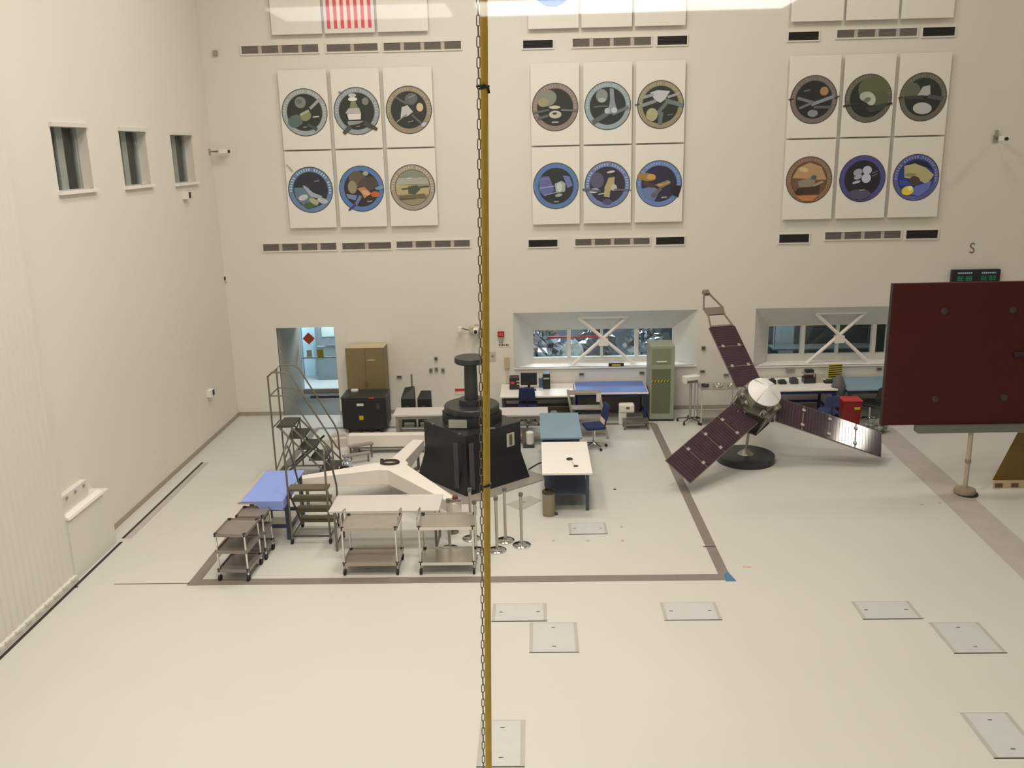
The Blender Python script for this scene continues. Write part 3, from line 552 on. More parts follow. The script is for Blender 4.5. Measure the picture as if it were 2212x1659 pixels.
# upper row of panels (mostly above the frame)
def top_block(BL, BR, words, extra):
    xl = ay(*BL, YP).x; xr = ay(*BR, YP).x; zb = (ay(*BL, YP).z+ay(*BR, YP).z)/2
    g = 0.06; pw = (xr-xl-2*g)/3
    for k in range(3):
        t = thing('wall_panel', words[k], 'panel', (xl+k*(pw+g)+pw/2, YW, zb), 0, 'plain white wall panels at the top')
        MB().box(-pw/2, pw/2, -(YW-YP), -(YW-YP)+0.05, 0, 1.8).build('board', PANEL, t, bevel=0.006)
        f = MB()
        for s in (-1, 1): f.box(s*pw/2*0.86-0.03, s*pw/2*0.86+0.03, -(YW-YP)+0.05, 0, 0.1, 1.7)
        f.build('mounting_rail', GREYL, t)
        if k in extra: extra[k](t, pw)
def flag(t, pw):
    mb = MB(); n = 13; w0 = pw*0.88
    for i in range(n):
        x = -w0/2+w0*i/n
        mb.m(i % 2).quad((x, -(YW-YP)-0.004, 0.1), (x+w0/n, -(YW-YP)-0.004, 0.1), (x+w0/n, -(YW-YP)-0.004, 1.7), (x, -(YW-YP)-0.004, 1.7))
    mb.m(2).quad((-w0/2, -(YW-YP)-0.006, 1.2), (0.03, -(YW-YP)-0.006, 1.2), (0.03, -(YW-YP)-0.006, 1.7), (-w0/2, -(YW-YP)-0.006, 1.7))
    mb.build('flag', [C(206, 84, 104), C(226, 208, 200), C(60, 70, 120)], t)
def bluedisc(t, pw):
    c = ay(1193, -30, YP); lx = c.x-t.location.x; lz = c.z-t.location.z
    MB().add([(lx+0.44*math.cos(2*math.pi*i/48), -(YW-YP)-0.005, lz+0.44*math.sin(2*math.pi*i/48)) for i in range(48)], [tuple(range(48))]).build('emblem', C(60, 120, 206), t)
top_block((587, 73), (925, 69), ['blank white panel at top left, left of the striped flag', 'white panel at top left with red and white vertical flag stripes', 'blank white panel at top left, right of the striped flag'], {1: flag})
top_block((1141, 62), (1481, 55), ['white panel at top centre with the bottom of a blue disc', 'blank white panel at top centre, middle of its three', 'blank white panel at top centre, right end of its three'], {0: bluedisc})
top_block((1709, 46), (2060, 39), ['blank white panel at top right, left end of its three', 'blank white panel at top right, middle of its three', 'blank white panel at top right, right end of its three'], {})
#@@PART2
# ------------------------------------------------------------ floor markings and hatches
def strip(pts, w0, label, m_=TAPE, cat='floor tape', z=0.004):
    """flat tape laid along pts (x, y), with real thickness"""
    mb = MB()
    for (xa, ya), (xb, yb) in zip(pts, pts[1:]):
        d = Vector((xb-xa, yb-ya, 0)).normalized(); n = Vector((-d.y, d.x, 0))*w0/2
        mb.prism([(xa+n.x, ya+n.y), (xa-n.x, ya-n.y), (xb-n.x, yb-n.y), (xb+n.x, yb+n.y)], 0.0005, z)
    o = mb.build('floor_tape', m_); return tag(o, label, cat)
TXL, TXR, TYF, TYB = -5.45, 2.86, 12.80, 20.82
strip([(-5.52, TYF), (2.93, TYF)], 0.20, 'wide grey tape line along the front of the taped zone')
strip([(TXR, TYF), (2.78, TYB)], 0.17, 'wide grey tape line on the right side of the taped zone', z=0.0035)
strip([(-5.43, TYF), (-5.38, TYB)], 0.17, 'wide grey tape line on the left side of the taped zone', z=0.0035)
strip([(-5.38, TYB), (2.80, TYB)], 0.14, 'grey tape line along the back of the taped zone near the wall', z=0.0045)
a, b_ = az(1910, 942), az(2230, 1262)
strip([(a.x+0.12, 20.3), ((a.x+b_.x)/2+0.2, (a.y+b_.y)/2), (b_.x+0.25, b_.y)], 0.62, 'broad faded grey strip on the floor right of the spacecraft model', TAPE2, z=0.002)
p_ = az(245, 1264); strip([(p_.x, TYF-0.03), (-5.5, TYF-0.03)], 0.025, 'thin grey line left of the taped zone front corner')
o = MB().prism([(2.84, 12.66), (3.0, 12.66), (2.94, 12.96), (2.86, 12.9)], 0.005, 0.008).build('floor_tape', C(70, 104, 140)); tag(o, 'blue tape patch on the right front corner of the grey tape', 'floor tape')
o = MB().prism([(-0.1, 0), (0.1, 0), (0.1, 0.03), (-0.1, 0.03)], 0.005, 0.007).build('floor_tape', CHAR); o.location = (az(1532, 1182).x, az(1532, 1182).y, 0); tag(o, 'short dark tape dash crossing the right grey tape', 'floor tape')
o = MB().box(-0.07, 0.07, -0.012, 0.012, 0, 0.006).build('paper_scrap', C(196, 160, 100)); o.location = az(1614, 1225); o.rotation_euler = (0, 0, -0.2); tag(o, 'tiny tan scrap on the floor right of the taped zone corner', 'scrap')
def hatch(x0, x1, y0, y1, label, along_x):
    t = thing('floor_hatch', label, 'hatch', ((x0+x1)/2, (y0+y1)/2, 0), 0, 'grey floor hatches')
    W_, D_ = x1-x0, y1-y0
    f = MB(); e = 0.05
    f.box(-W_/2, W_/2, -D_/2, -D_/2+0.012, 0, 0.006); f.box(-W_/2, W_/2, D_/2-e*0.4, D_/2, 0, 0.006)
    f.box(-W_/2, -W_/2+e, -D_/2, D_/2, 0, 0.005); f.box(W_/2-e, W_/2, -D_/2, D_/2, 0, 0.005)
    f.build('frame', HATCHF, t)
    MB().box(-W_/2+e, W_/2-e, -D_/2+0.012, D_/2-e*0.4, 0, 0.007).build('lid', HATCH, t)
    MB().box(-W_/2, W_/2, -D_/2-0.006, -D_/2+0.004, 0, 0.0065).build('gap', DARK, t)
    for s in (-1, 1):
        px, py = ((s*W_*0.34, 0) if along_x else (0, s*D_*0.32))
        MB().box(px-0.025, px+0.025, py-0.007, py+0.007, 0.006, 0.010).build('lifting_handle', CHAR, t)
hatch(1.745, 2.555, 11.50, 12.01, 'grey floor hatch in front of the taped zone, below its right corner', True)
hatch(-0.70, 0.09, 11.51, 12.02, 'grey floor hatch just right of the yellow cable, nearest the front tape line', True)
hatch(-0.16, 0.505, 10.69, 11.46, 'square grey floor hatch touching corner below the one by the yellow cable', False)
hatch(4.51, 5.34, 11.48, 11.99, 'wide grey floor hatch at the right, next to another hatch corner', True)
hatch(5.37, 6.05, 10.59, 11.37, 'long grey floor hatch at far right, corner to the wide one', False)
hatch(4.87, 5.42, 8.51, 9.32, 'grey floor hatch at the bottom right edge of the view', False)
hatch(-0.725, -0.20, 8.405, 9.23, 'grey floor hatch at the bottom behind the yellow cable', False)
hatch(0.515, 1.185, 14.45, 14.93, 'grey floor hatch inside the taped zone before the white worktable', True)
_pp = [az(1092, 1090), az(1125, 1103), az(1171, 1081), az(1143, 1071)]
t = thing('loose_floor_plate', 'diamond-set thin grey plate on the floor between stanchions and waste bin', 'plate', (_pp[0].x, _pp[0].y, 0))
MB().prism([(p.x-_pp[0].x, p.y-_pp[0].y) for p in _pp], 0.0, 0.006).build('plate', HATCHF, t)
_pc = (_pp[0]+_pp[2])/2-_pp[0]; MB().box(_pc.x-0.03, _pc.x+0.03, _pc.y-0.008, _pc.y+0.008, 0.006, 0.01).build('lifting_handle', CHAR, t)
# small floor anchor caps
for k, (px, py) in enumerate([(1328, 1057), (1195, 1168), (1345, 1168), (1270, 1168), (1342, 1138), (1990, 1090), (2030, 1087), (2057, 1096), (165, 1268)]):
    pt = az(px, py); o = MB().lathe([(0.0001, 0), (0.03, 0), (0.028, 0.006), (0.0001, 0.006)], 12).build('floor_plug', CHAR if k in (0, 8) else HATCHF); o.location = pt
    tag(o, 'small round floor plug in the pale floor', 'floor plug', 'small floor plugs')
# ------------------------------------------------------------ wall fittings
def fit(name, label, cat, px, py, d, m_, Y=YW, depth=0.05, face=None, group=None):
    p = ay(px, py, Y)
    t = thing(name, label, cat, (p.x, Y, p.z), 0, group)
    MB().box(-d[0]/2, d[0]/2, -depth, 0, -d[1]/2, d[1]/2).build('housing', m_, t, bevel=0.004)
    if face: MB().box(-d[0]*0.36, d[0]*0.36, -depth-0.004, -depth, -d[1]*0.3, d[1]*0.3).build('face', face, t)
    return t
fit('wall_outlet', 'small dark outlet right of the olive cabinet', 'outlet', 863, 813, (0.13, 0.06), GREYL, face=CHAR)
fit('wall_outlet', 'outlet under the middle window ledge, left one', 'outlet', 1256, 807, (0.13, 0.06), GREYL, face=CHAR)
fit('wall_outlet', 'outlet under the middle window ledge beside the green rack', 'outlet', 1386, 804, (0.13, 0.06), GREYL, face=CHAR)
fit('wall_outlet', 'outlet between windows, right of the white monitor cart top', 'outlet', 1517, 801, (0.13, 0.06), GREYL, face=CHAR)
fit('wall_outlet', 'grey box on wall between the two windows', 'outlet', 1519, 751, (0.1, 0.1), GREYL, face=CHAR)
fit('wall_outlet', 'outlet above the blue bench at far right', 'outlet', 1898, 796, (0.13, 0.07), GREYL, face=CHAR)
fit('wall_outlet', 'pale outlet on wall just left of the upward solar wing', 'outlet', 1568, 809, (0.13, 0.06), GREYL, face=GALV)
fit('wall_box', 'small dark fitting above the three wall boxes', 'wall box', 942, 774, (0.08, 0.1), GREYL, face=CHAR)
for k, (px, py, s_) in enumerate([(931, 799, 'left of the three below the dark fitting'), (943, 797, 'middle of the three below the dark fitting'), (957, 799, 'right of the three below the dark fitting')]):
    fit('wall_box', 'small grey wall box, ' + s_, 'wall box', px, py, (0.08, 0.11), GREYL, face=GALV, group='three small wall boxes')
t = fit('fire_alarm', 'red fire alarm left of the middle window', 'alarm', 1082, 721, (0.16, 0.13), REDP, depth=0.07, face=C(190, 60, 60))
MB().box(-0.05, 0.05, -0.06, 0, -0.2, -0.07).build('pull_station', BASEB, t)
t = fit('wall_sign', 'small red and white sign low on the back wall left of the pedestal column', 'sign', 995, 845, (0.3, 0.17), C(206, 190, 184), depth=0.012)
MB().box(-0.14, 0.14, -0.016, -0.012, 0.0, 0.07).build('red_band', C(176, 50, 50), t)
t = fit('wall_sign', 'small sign with dark letters under the red fire alarm', 'sign', 1089, 745, (0.3, 0.1), WALL, depth=0.01)
mb = MB()
for k, (x, w0) in enumerate([(-0.13, .03), (-0.085, .02), (-0.05, .035), (0.0, .03), (0.045, .035), (0.09, .03)]): mb.box(x, x+w0, -0.013, -0.01, -0.025, 0.025-0.008*(k % 2))
mb.build('lettering', C(96, 88, 84), t)
t = thing('cable_riser', 'beige box with conduit left of the middle window', 'wall box', (ay(1095, 800, YW).x, YW, 0.75))
MB().box(-0.06, 0.06, -0.06, 0, 0.4, 0.68).build('box', C(176, 160, 128), t); MB().box(-0.03, 0.03, -0.03, 0, 0, 0.4).build('conduit', C(190, 178, 156), t)
t = thing('paper_notice', 'grey paper sheet on wall just right of the yellow cable', 'notice', (ay(1064, 770, YW).x, YW, ay(1064, 770, YW).z))
MB().box(-0.08, 0.08, -0.01, 0, -0.12, 0.12).build('sheet', C(176, 172, 166), t); MB().box(-0.03, 0.04, -0.013, -0.01, -0.02, 0.03).build('print', C(120, 116, 110), t)
def camera_mount(label, P, rz, s=1.0, name='security_camera', arm=0.3):
    t = thing(name, label, 'camera', P, rz)
    MB().box(-0.06*s, 0.06*s, -0.02, 0, -0.08*s, 0.08*s).build('bracket', GREYL, t)
    MB().tube([(0, 0, 0), (0, -arm*s, 0.02)], 0.015*s, 6).build('arm', GALV, t)
    MB().box(-0.06*s, 0.06*s, -arm*s-0.2*s, -arm*s+0.04, -0.05*s, 0.06*s).build('camera_body', BOXW, t, bevel=0.01)
    MB().tube([(0, -arm*s-0.2*s, 0), (0, -arm*s-0.24*s, -0.005)], 0.04*s, 10).build('lens', BLACK, t)
    return t
p = ay(1030, 708, YW); t = camera_mount('camera on horizontal arm high on the back wall behind the yellow cable', (p.x, YW, p.z), 0, 1.0)
MB().tube([(0, -0.05, 0.0), (-0.2, -0.12, -0.03), (-0.36, -0.16, 0.02)], 0.012, 6).build('cable', CHAR, t)
MB().box(-0.46, -0.36, -0.22, -0.1, -0.06, 0.06).build('side_camera', BOXW, t, bevel=0.01)
MB().box(-0.18, 0.14, -0.16, -0.02, -0.1, 0.06).build('junction_box', C(176, 166, 150), t, bevel=0.02)
p = ax(452, 328, XL); t = camera_mount('grey camera with thin rod on the left wall near the corner', (XL, p.y, p.z), math.pi/2, 0.9)
MB().tube([(0, 0.02, 0), (0.0, -0.42, -0.02)], 0.008, 6).build('rod', CHAR, t)
p = ay(2150, 300, YW); t = camera_mount('camera hung from bracket high on back wall at far right', (p.x, YW, p.z), 0, 1.0)
MB().box(-0.03, 0.03, -0.06, 0, 0.05, 0.2).build('hanger', GREYL, t)
def corner_box(label, px, py, cat='wall box'):
    p = ax(px, py, XL)
    t = thing('wall_box', label, cat, (XL, p.y, p.z), math.pi/2)
    MB().box(-0.12, 0.12, -0.10, 0, -0.08, 0.08).build('housing', BOXW, t, bevel=0.005)
    MB().box(0.0, 0.12, -0.104, 0.0, -0.065, 0.065).xf(None).build('dark_side', DARK, t).location = (0.004, 0, 0)
    return t
corner_box('white wall box with black end below the third left window', 398, 422)
corner_box('white wall box with black end low on the left wall', 450, 849)
p = ay(478, 601, YW); 
fit('wall_outlet', 'small framed switch near the left corner of the back wall', 'outlet', 486, 601, (0.1, 0.16), BOXW, face=CHAR)
fit('wall_box', 'tiny grey box high near the left corner', 'wall box', 466, 115, (0.1, 0.12), BASEB, face=GREYL)
fit('wall_box', 'grey double box above the equipment bench', 'wall box', 1706, 799, (0.22, 0.1), C(150, 146, 136), face=C(130, 126, 118))
# S mark and wall clock display at the right
def letters(txt, size, m_, parent, loc, rot=(math.pi/2, 0, 0), name='lettering', ext=0.003):
    cu = bpy.data.curves.new(name, 'FONT'); cu.body = txt; cu.size = size; cu.extrude = ext; cu.align_x = 'CENTER'; cu.align_y = 'CENTER'
    o = bpy.data.objects.new('tmp', cu); COL.objects.link(o)
    dg = bpy.context.evaluated_depsgraph_get(); me = bpy.data.meshes.new_from_object(o.evaluated_get(dg)); bpy.data.objects.remove(o)
    me.materials.clear(); me.materials.append(m_)
    n = bpy.data.objects.new(name, me); COL.objects.link(n); n.location = loc; n.rotation_euler = rot
    if parent: n.parent = parent
    return n
p = ay(2100, 537, YW-0.005); o = letters('S', 0.36, C(110, 106, 100), None, (p.x, YW-0.005, p.z), name='wall_letter'); o.scale = (0.85, 1, 1); tag(o, 'grey letter S on the back wall above the digital display', 'letter')
GRN = mat('green display segments', rgb(20, 60, 44), 0.4, emit=rgb(40, 200, 130), estr=0.25, noise=0.05)
p = ay(2106, 596, YW-0.05)
t = thing('digital_wall_clock', 'black wall display with two green readouts above the maroon board', 'clock', (p.x, YW, p.z))
MB().box(-0.57, 0.57, -0.12, 0, -0.16, 0.16).build('housing', BLACK, t, bevel=0.008)
for sx, lab in ((-0.27, 'LOCAL TIME'), (0.29, 'UTC TIME')):
    MB().box(sx-0.2, sx+0.2, -0.125, -0.12, -0.11, 0.02).build('display_window', C(22, 44, 40), t)
    mb = MB()
    for k, x in enumerate((-0.17, -0.09, 0.02, 0.10)):
        X_ = sx+x
        for (u, v, hw, hh) in ((0.03, 0, 0.022, 0.006), (0.03, -0.045, 0.022, 0.006), (0.03, -0.09, 0.022, 0.006), (0.005, -0.022, 0.005, 0.02), (0.055, -0.022, 0.005, 0.02), (0.055, -0.068, 0.005, 0.02), (0.005, -0.068, 0.005, 0.02)):
            if (k*3+int(u*100)) % 7 == 1: continue
            mb.box(X_+u-hw, X_+u+hw, -0.129, -0.125, v-hh, v+hh)
    mb.build('digits', GRN, t)
    mb = MB()
    for k in range(7): mb.box(sx-0.17+k*0.05, sx-0.135+k*0.05, -0.124, -0.12, 0.065, 0.1)
    mb.build('caption', C(150, 190, 200), t)
# ------------------------------------------------------------ furniture builders
def table(name, label, cat, near, far_x_near, z, top_m, leg_m, y0, y1, x0, x1, tt=0.04, shelf=None, group=None, stretch=True, legr=0.03, inset=0.08):
    t = thing(name, label, cat, ((x0+x1)/2, (y0+y1)/2, 0), 0, group)
    W_, D_ = x1-x0, y1-y0
    MB().box(-W_/2, W_/2, -D_/2, D_/2, z-tt, z).build('tabletop', top_m, t, bevel=0.006)
    ix, iy = W_/2-0.08, D_/2-inset
    for sx in (-1, 1):
        for sy_ in (-1, 1):
            MB().box(sx*ix-legr, sx*ix+legr, sy_*iy-legr, sy_*iy+legr, 0, z-tt).build('leg', leg_m, t)
    if stretch:
        f = MB()
        for sy_ in (-1, 1): f.box(-ix, ix, sy_*iy-0.02, sy_*iy+0.02, z-tt-0.08, z-tt)
        for sx in (-1, 1): f.box(sx*ix-0.02, sx*ix+0.02, -iy, iy, z-tt-0.08, z-tt)
        f.build('apron', leg_m, t)
        f = MB(); f.box(-ix, ix, iy-0.02, iy+0.02, 0.18, 0.24)
        for sx in (-1, 1): f.box(sx*ix-0.02, sx*ix+0.02, -iy, iy, 0.18, 0.24)
        f.build('stretcher', leg_m, t)
    if shelf is not None: MB().box(-ix, ix, -iy, iy, shelf, shelf+0.025).build('lower_shelf', leg_m, t)
    return t
def task_chair(label, loc, rz, up_m, s=1.0, group=None, name='task_chair'):
    t = thing(name, label, 'chair', loc, rz, group)
    MB().box(-0.23*s, 0.23*s, -0.22*s, 0.22*s, 0.46*s, 0.54*s).build('seat', up_m, t, bevel=0.035)
    b = MB(); b.add([(-0.21*s,0.2*s,0.66*s),(0.21*s,0.2*s,0.66*s),(0.18*s,0.27*s,1.0*s),(-0.18*s,0.27*s,1.0*s),(-0.21*s,0.26*s,0.66*s),(0.21*s,0.26*s,0.66*s),(0.18*s,0.33*s,1.0*s),(-0.18*s,0.33*s,1.0*s)],
                    [(0,1,2,3),(7,6,5,4),(0,4,5,1),(1,5,6,2),(2,6,7,3),(3,7,4,0)])
    b.build('backrest', up_m, t, bevel=0.03)
    MB().tube([(0, 0.1*s, 0.47*s), (0, 0.26*s, 0.5*s), (0, 0.3*s, 0.72*s)], 0.018*s, 8).build('back_support', RUBBER, t)
    MB().tube([(0, 0, 0.09*s), (0, 0, 0.47*s)], 0.03*s, 12).build('gas_column', CHROME, t)
    for k in range(5):
        a = math.pi/2+2*math.pi*k/5
        MB().tube([(0.02*math.cos(a), 0.02*math.sin(a), 0.12*s), (0.28*s*math.cos(a), 0.28*s*math.sin(a), 0.075*s)], [0.026*s, 0.016*s], 8).build('base_spoke', CHROME, t)
        MB().tube([(0.28*s*math.cos(a)-0.012, 0.28*s*math.sin(a), 0.03), (0.28*s*math.cos(a)+0.025, 0.28*s*math.sin(a), 0.03)], 0.03, 10).build('castor', RUBBER, t)
    return t
# front white worktable and teal worktable
p0, p1 = az(1171, 1023, 0.82), az(1280, 1021, 0.82); pf = az(1174, 955, 0.82)
y0, y1 = (p0.y+p1.y)/2, pf.y
table('worktable', 'white-topped worktable with dark blue legs, nearest right of the black pedestal', 'table', 0, 0, 0.82, WHITE, BLEG, y0, y1, p0.x, p1.x, shelf=0.3, inset=0.25)
ny0 = y1
p0, p1 = az(1167, 946, 0.86), az(1258, 946, 0.86); pf = az(1170, 892, 0.86)
table('worktable', 'worktable with teal blue mat top behind the white worktable', 'table', 0, 0, 0.86, TEAL, BLEG, p0.y, pf.y, p0.x, p1.x)
q = az(1237, 1000, 0.82)
t = thing('hand_tool', 'dark-ended tool lying on the white worktable', 'tool', (q.x, q.y, 0.82), 0.25)
MB().box(-0.012, 0.012, -0.18, 0.16, 0, 0.012).build('shaft', C(190, 180, 168), t); MB().lathe([(0.0001, 0), (0.06, 0), (0.06, 0.02), (0.0001, 0.02)], 16, (0, 0.2, 0)).build('head', BLACK, t)
MB().box(-0.04, 0.04, -0.22, -0.18, 0, 0.02).build('grip', BLACK, t)
# trash can
q = az(1186, 1112)
t = thing('waste_bin', 'tall cylindrical steel waste bin by the white worktable leg', 'bin', (q.x, q.y+0.0, 0))
MB().lathe([(0.001, 0), (0.115, 0), (0.118, 0.02), (0.118, 0.43), (0.001, 0.43)], 32).build('body', mat('bin steel', rgb(150, 142, 120), 0.35, metal=0.7, noise=0.05), t, smooth=True)
MB().lathe([(0.118, 0.43), (0.125, 0.435), (0.12, 0.47), (0.075, 0.485), (0.07, 0.46), (0.001, 0.455)], 32).build('lid', mat('bin lid', rgb(90, 82, 66), 0.25, metal=0.8, noise=0.05), t, smooth=True)
MB().box(0.1, 0.16, -0.03, 0.03, 0, 0.03).build('pedal', CHAR, t)
# chairs
q = az(1290, 968); task_chair('navy task chair with chrome base right of the teal worktable', (q.x-0.07, q.y+0.05, 0), -math.pi/2+0.2, NAVY)
q = az(1140, 905); task_chair('navy task chair facing the wall desk', (ay(1140, 870, 20.9).x, 20.9, 0), math.pi-0.05, NAVY, 1.0)
# wall desk with computer, blue bench
ZD = 0.74
q0, q1, qf = az(1080, 857, ZD), az(1242, 857, ZD), az(1090, 833, ZD)
table('wall_desk', 'white desk against the back wall left of the blue mat bench', 'desk', 0, 0, ZD, WHITE, CHAR, q0.y, YW-0.06, q0.x, q1.x, shelf=None)
dy0 = q0.y
q0, q1 = az(1243, 850, ZD+0.03), az(1402, 849, ZD+0.03)
t = table('wall_bench', 'bench with deep blue mat against the back wall beside the green rack', 'desk', 0, 0, ZD+0.03, WHITE, NAVY, q0.y, YW-0.06, q0.x, q1.x)
bx = (q0.x+q1.x)/2; W_ = q1.x-q0.x
MB().box(-W_/2+0.02, W_/2-0.02, -(YW-0.06-q0.y)/2+0.03, (YW-0.06-q0.y)/2, ZD+0.03, ZD+0.036).build('bench_mat', BLUEM2, t)
MB().box(-W_/2+0.1, W_/2-0.1, 0.28, 0.3, 0.1, 0.6).build('back_panel', C(104, 98, 88), t)
q = az(1113, 843, ZD)
t = thing('instrument_case', 'dark instrument case with red marks at the left end of the wall desk', 'case', (q.x, 21.55, ZD))
MB().box(-0.14, 0.1, -0.15, 0.15, 0, 0.3).build('body', mat('dark brown case', rgb(52, 34, 36), 0.5, noise=0.1), t, bevel=0.01)
MB().box(-0.11, -0.02, -0.155, -0.15, 0.15, 0.2).build('red_label', C(190, 60, 60), t)
MB().box(0.03, 0.11, -0.155, -0.15, 0.2, 0.225).build('label', C(190, 180, 176), t); MB().box(0.04, 0.11, -0.155, -0.15, 0.13, 0.15).build('label', C(190, 180, 176), t)
q = az(1139, 846, ZD)
t = thing('computer_monitor', 'black flat monitor on the wall desk in front of the navy chair', 'monitor', (q.x+0.04, 21.5, ZD))
MB().box(-0.2, 0.2, -0.03, 0.02, 0.09, 0.4).build('screen', BLACK, t, bevel=0.008); MB().box(-0.03, 0.03, 0, 0.03, 0.01, 0.2).build('stand_neck', BLACK, t); MB().box(-0.12, 0.12, -0.08, 0.08, 0, 0.015).build('stand_foot', BLACK, t)
MB().box(-0.16, 0.18, -0.24, -0.12, 0, 0.02).build('keyboard', CHAR, t)
q = az(1180, 843, ZD)
t = thing('computer_tower', 'narrow black computer tower with blue side on the wall desk', 'computer', (q.x, 21.6, ZD))
MB().box(-0.08, 0.1, -0.2, 0.15, 0, 0.38).build('case', BLACK, t, bevel=0.008); MB().box(-0.18, -0.08, -0.05, 0.1, 0, 0.24).build('side_unit', C(70, 90, 120), t)
MB().box(-0.06, 0.08, -0.205, -0.2, 0.25, 0.29).build('drive_bay', C(150, 150, 150), t)
q0, q1, qf = az(1071, 897, 0.74), az(1186, 897, 0.74), az(1075, 878, 0.74)
table('worktable', 'white table behind the black pedestal, right of the yellow cable', 'table', 0, 0, 0.74, GREYTOP, GREYL, q0.y, q0.y+0.62, q0.x-0.35, q1.x-0.02, shelf=0.25)
o = crumple('equipment_bag', 'grey bag beside the white table behind the teal table', 'bag', (az(1200, 890, 0.4).x-0.05, 19.95, 0.0), (0.3, 0.26, 0.62), C(120, 114, 104), 4, 8, 0.15)
# silver open rack tilted behind teal table
q = az(1262, 940)
t = thing('open_shelf_frame', 'silver open shelf frame leaning behind the teal worktable', 'rack', (ay(1262, 930, 19.9).x, 19.7, 0), 0)
FX, FZ = 0.36, 1.0
def lean(p): return (p[0]+0.16*(1-p[2]), p[1]+0.35*(p[2]), p[2])
for sx in (-1, 1):
    for k in (0, 1): MB().tube([lean((sx*FX, k*0.3, 0.0)), lean((sx*FX, k*0.3, FZ))], 0.028, 4).build('upright', STEEL, t)
for z in (0.25, 0.45, 0.66, 0.99):
    mb = MB(); c8 = [lean((-FX, 0, z)), lean((FX, 0, z)), lean((FX, 0.3, z)), lean((-FX, 0.3, z))]
    mb.add(c8+[(a[0], a[1], a[2]-0.035) for a in c8], [(0,1,2,3),(7,6,5,4),(0,4,5,1),(1,5,6,2),(2,6,7,3),(3,7,4,0)]); mb.build('shelf', STEELD, t)
for z in (0.9, 0.4): MB().xf(Matrix.Translation(lean((FX-0.04, -0.03, z)))).box(-0.05, 0.05, -0.01, 0.01, -0.1, 0.1).build('label_card', C(206, 190, 184), t)
# white draped object on small bench
q = az(1372, 922)
t = thing('step_bench', 'low tan metal bench left of the green rack foot', 'bench', (q.x, 20.45, 0))
MB().box(-0.3, 0.3, -0.15, 0.2, 0.17, 0.2).build('top', GALV, t)
for sx in (-0.27, 0.27):
    for sy_ in (-0.12, 0.17): MB().box(sx-0.02, sx+0.02, sy_-0.02, sy_+0.02, 0, 0.17).build('leg', GALV, t)
t = thing('white_wrapped_unit', 'white wrapped unit standing under the blue mat bench', 'equipment', (ay(1352, 900, 20.75).x, 20.8, 0.201-0.2))
MB().box(-0.17, 0.02, -0.08, 0.1, 0.0, 0.5).build('body', BOXW, t, bevel=0.03); MB().box(-0.17, 0.2, -0.1, 0.1, 0.3, 0.52).build('hood', BOXW, t, bevel=0.04); MB().box(0.0, 0.08, -0.104, -0.1, 0.4, 0.46).build('mark', GALV, t)
t = thing('white_canister', 'white canister on a grey stand right of the black pedestal', 'canister', (az(1145, 965).x, az(1145, 965).y, 0))
MB().lathe([(0.001, 0.08), (0.09, 0.08), (0.09, 0.34), (0.06, 0.36), (0.001, 0.37)], 20).build('body', BOXW, t, smooth=True); MB().box(-0.15, 0.1, -0.1, 0.1, 0, 0.08).build('stand', CHAR, t); MB().box(-0.17, -0.1, -0.06, 0.06, 0.08, 0.42).build('bracket', GALV, t)
t = thing('floor_cable', 'black cable on the floor from the pedestal base to the white worktable', 'cable')
pts = [az(x, y, 0.0) for x, y in ((1142, 1015), (1150, 1010), (1162, 1003), (1176, 998), (1200, 985))]
MB().tube([(p.x, p.y, 0.014) for p in pts], 0.012, 6).build('cable', RUBBER, t)
# green rack
t = thing('equipment_rack', 'tall green equipment rack with yellow black stripe by the wall', 'rack', (3.0, 21.35, 0))
MB().box(-0.29, 0.29, -0.36, 0.36, 0.05, 1.86).build('frame', GREENL, t, bevel=0.008)
MB().box(-0.29, 0.29, -0.36, 0.36, 0, 0.05).build('plinth', DARK, t)
MB().box(-0.25, 0.2, -0.365, -0.36, 1.42, 1.8).build('upper_door', C(130, 138, 116, 1.0), t); MB().box(-0.25, 0.2, -0.365, -0.36, 0.2, 1.3).build('lower_door', GREEN, t)
d2 = [o for o in COL.objects if o.name.startswith('upper_door')][-1]
MB().box(-0.14, 0.1, -0.38, -0.365, 1.47, 1.5).build('slot_handle', C(196, 200, 180), t)
hz = MB(); hz.m(0).box(-0.25, 0.2, -0.37, -0.364, 0.98, 1.03); hz.m(1)
for k in range(6): hz.add([(-0.24+k*0.075, -0.372, 0.98), (-0.205+k*0.075, -0.372, 0.98), (-0.17+k*0.075, -0.372, 1.03), (-0.205+k*0.075, -0.372, 1.03)], [(0, 1, 2, 3)])
hz.build('hazard_stripe', [YB, DARK], t)
q = ay(1400, 735, 21.8)
# monitor cart
q = az(1483, 912)
t = thing('monitor_cart', 'white monitor on a wheeled pole stand right of the green rack', 'cart', (q.x+0.08, q.y+0.0, 0))
T_ = Matrix.Rotation(0.35, 4, 'Z')
MB().xf(T_).box(-0.2, 0.2, -0.09, 0.09, 0.98, 1.16).build('monitor_housing', BOXW, t, bevel=0.02); MB().xf(T_).box(-0.15, 0.13, -0.097, -0.09, 1.0, 1.06).build('monitor_slot', GALV, t)
MB().tube([(0, 0, 0.1), (0, 0, 1.0)], 0.03, 10).build('pole', GREYL, t); MB().tube([(0.1, 0, 0.1), (0.1, 0, 0.98)], 0.012, 6).build('side_rod', GREYL, t)
for k in range(5):
    a = 2*math.pi*k/5+0.3; MB().tube([(0, 0, 0.12), (0.3*math.cos(a), 0.3*math.sin(a), 0.08)], 0.016, 6).build('base_spoke', CHAR, t)
    MB().tube([(0.3*math.cos(a)-0.02, 0.3*math.sin(a), 0.035), (0.3*math.cos(a)+0.02, 0.3*math.sin(a), 0.035)], 0.035, 10).build('castor', RUBBER, t)
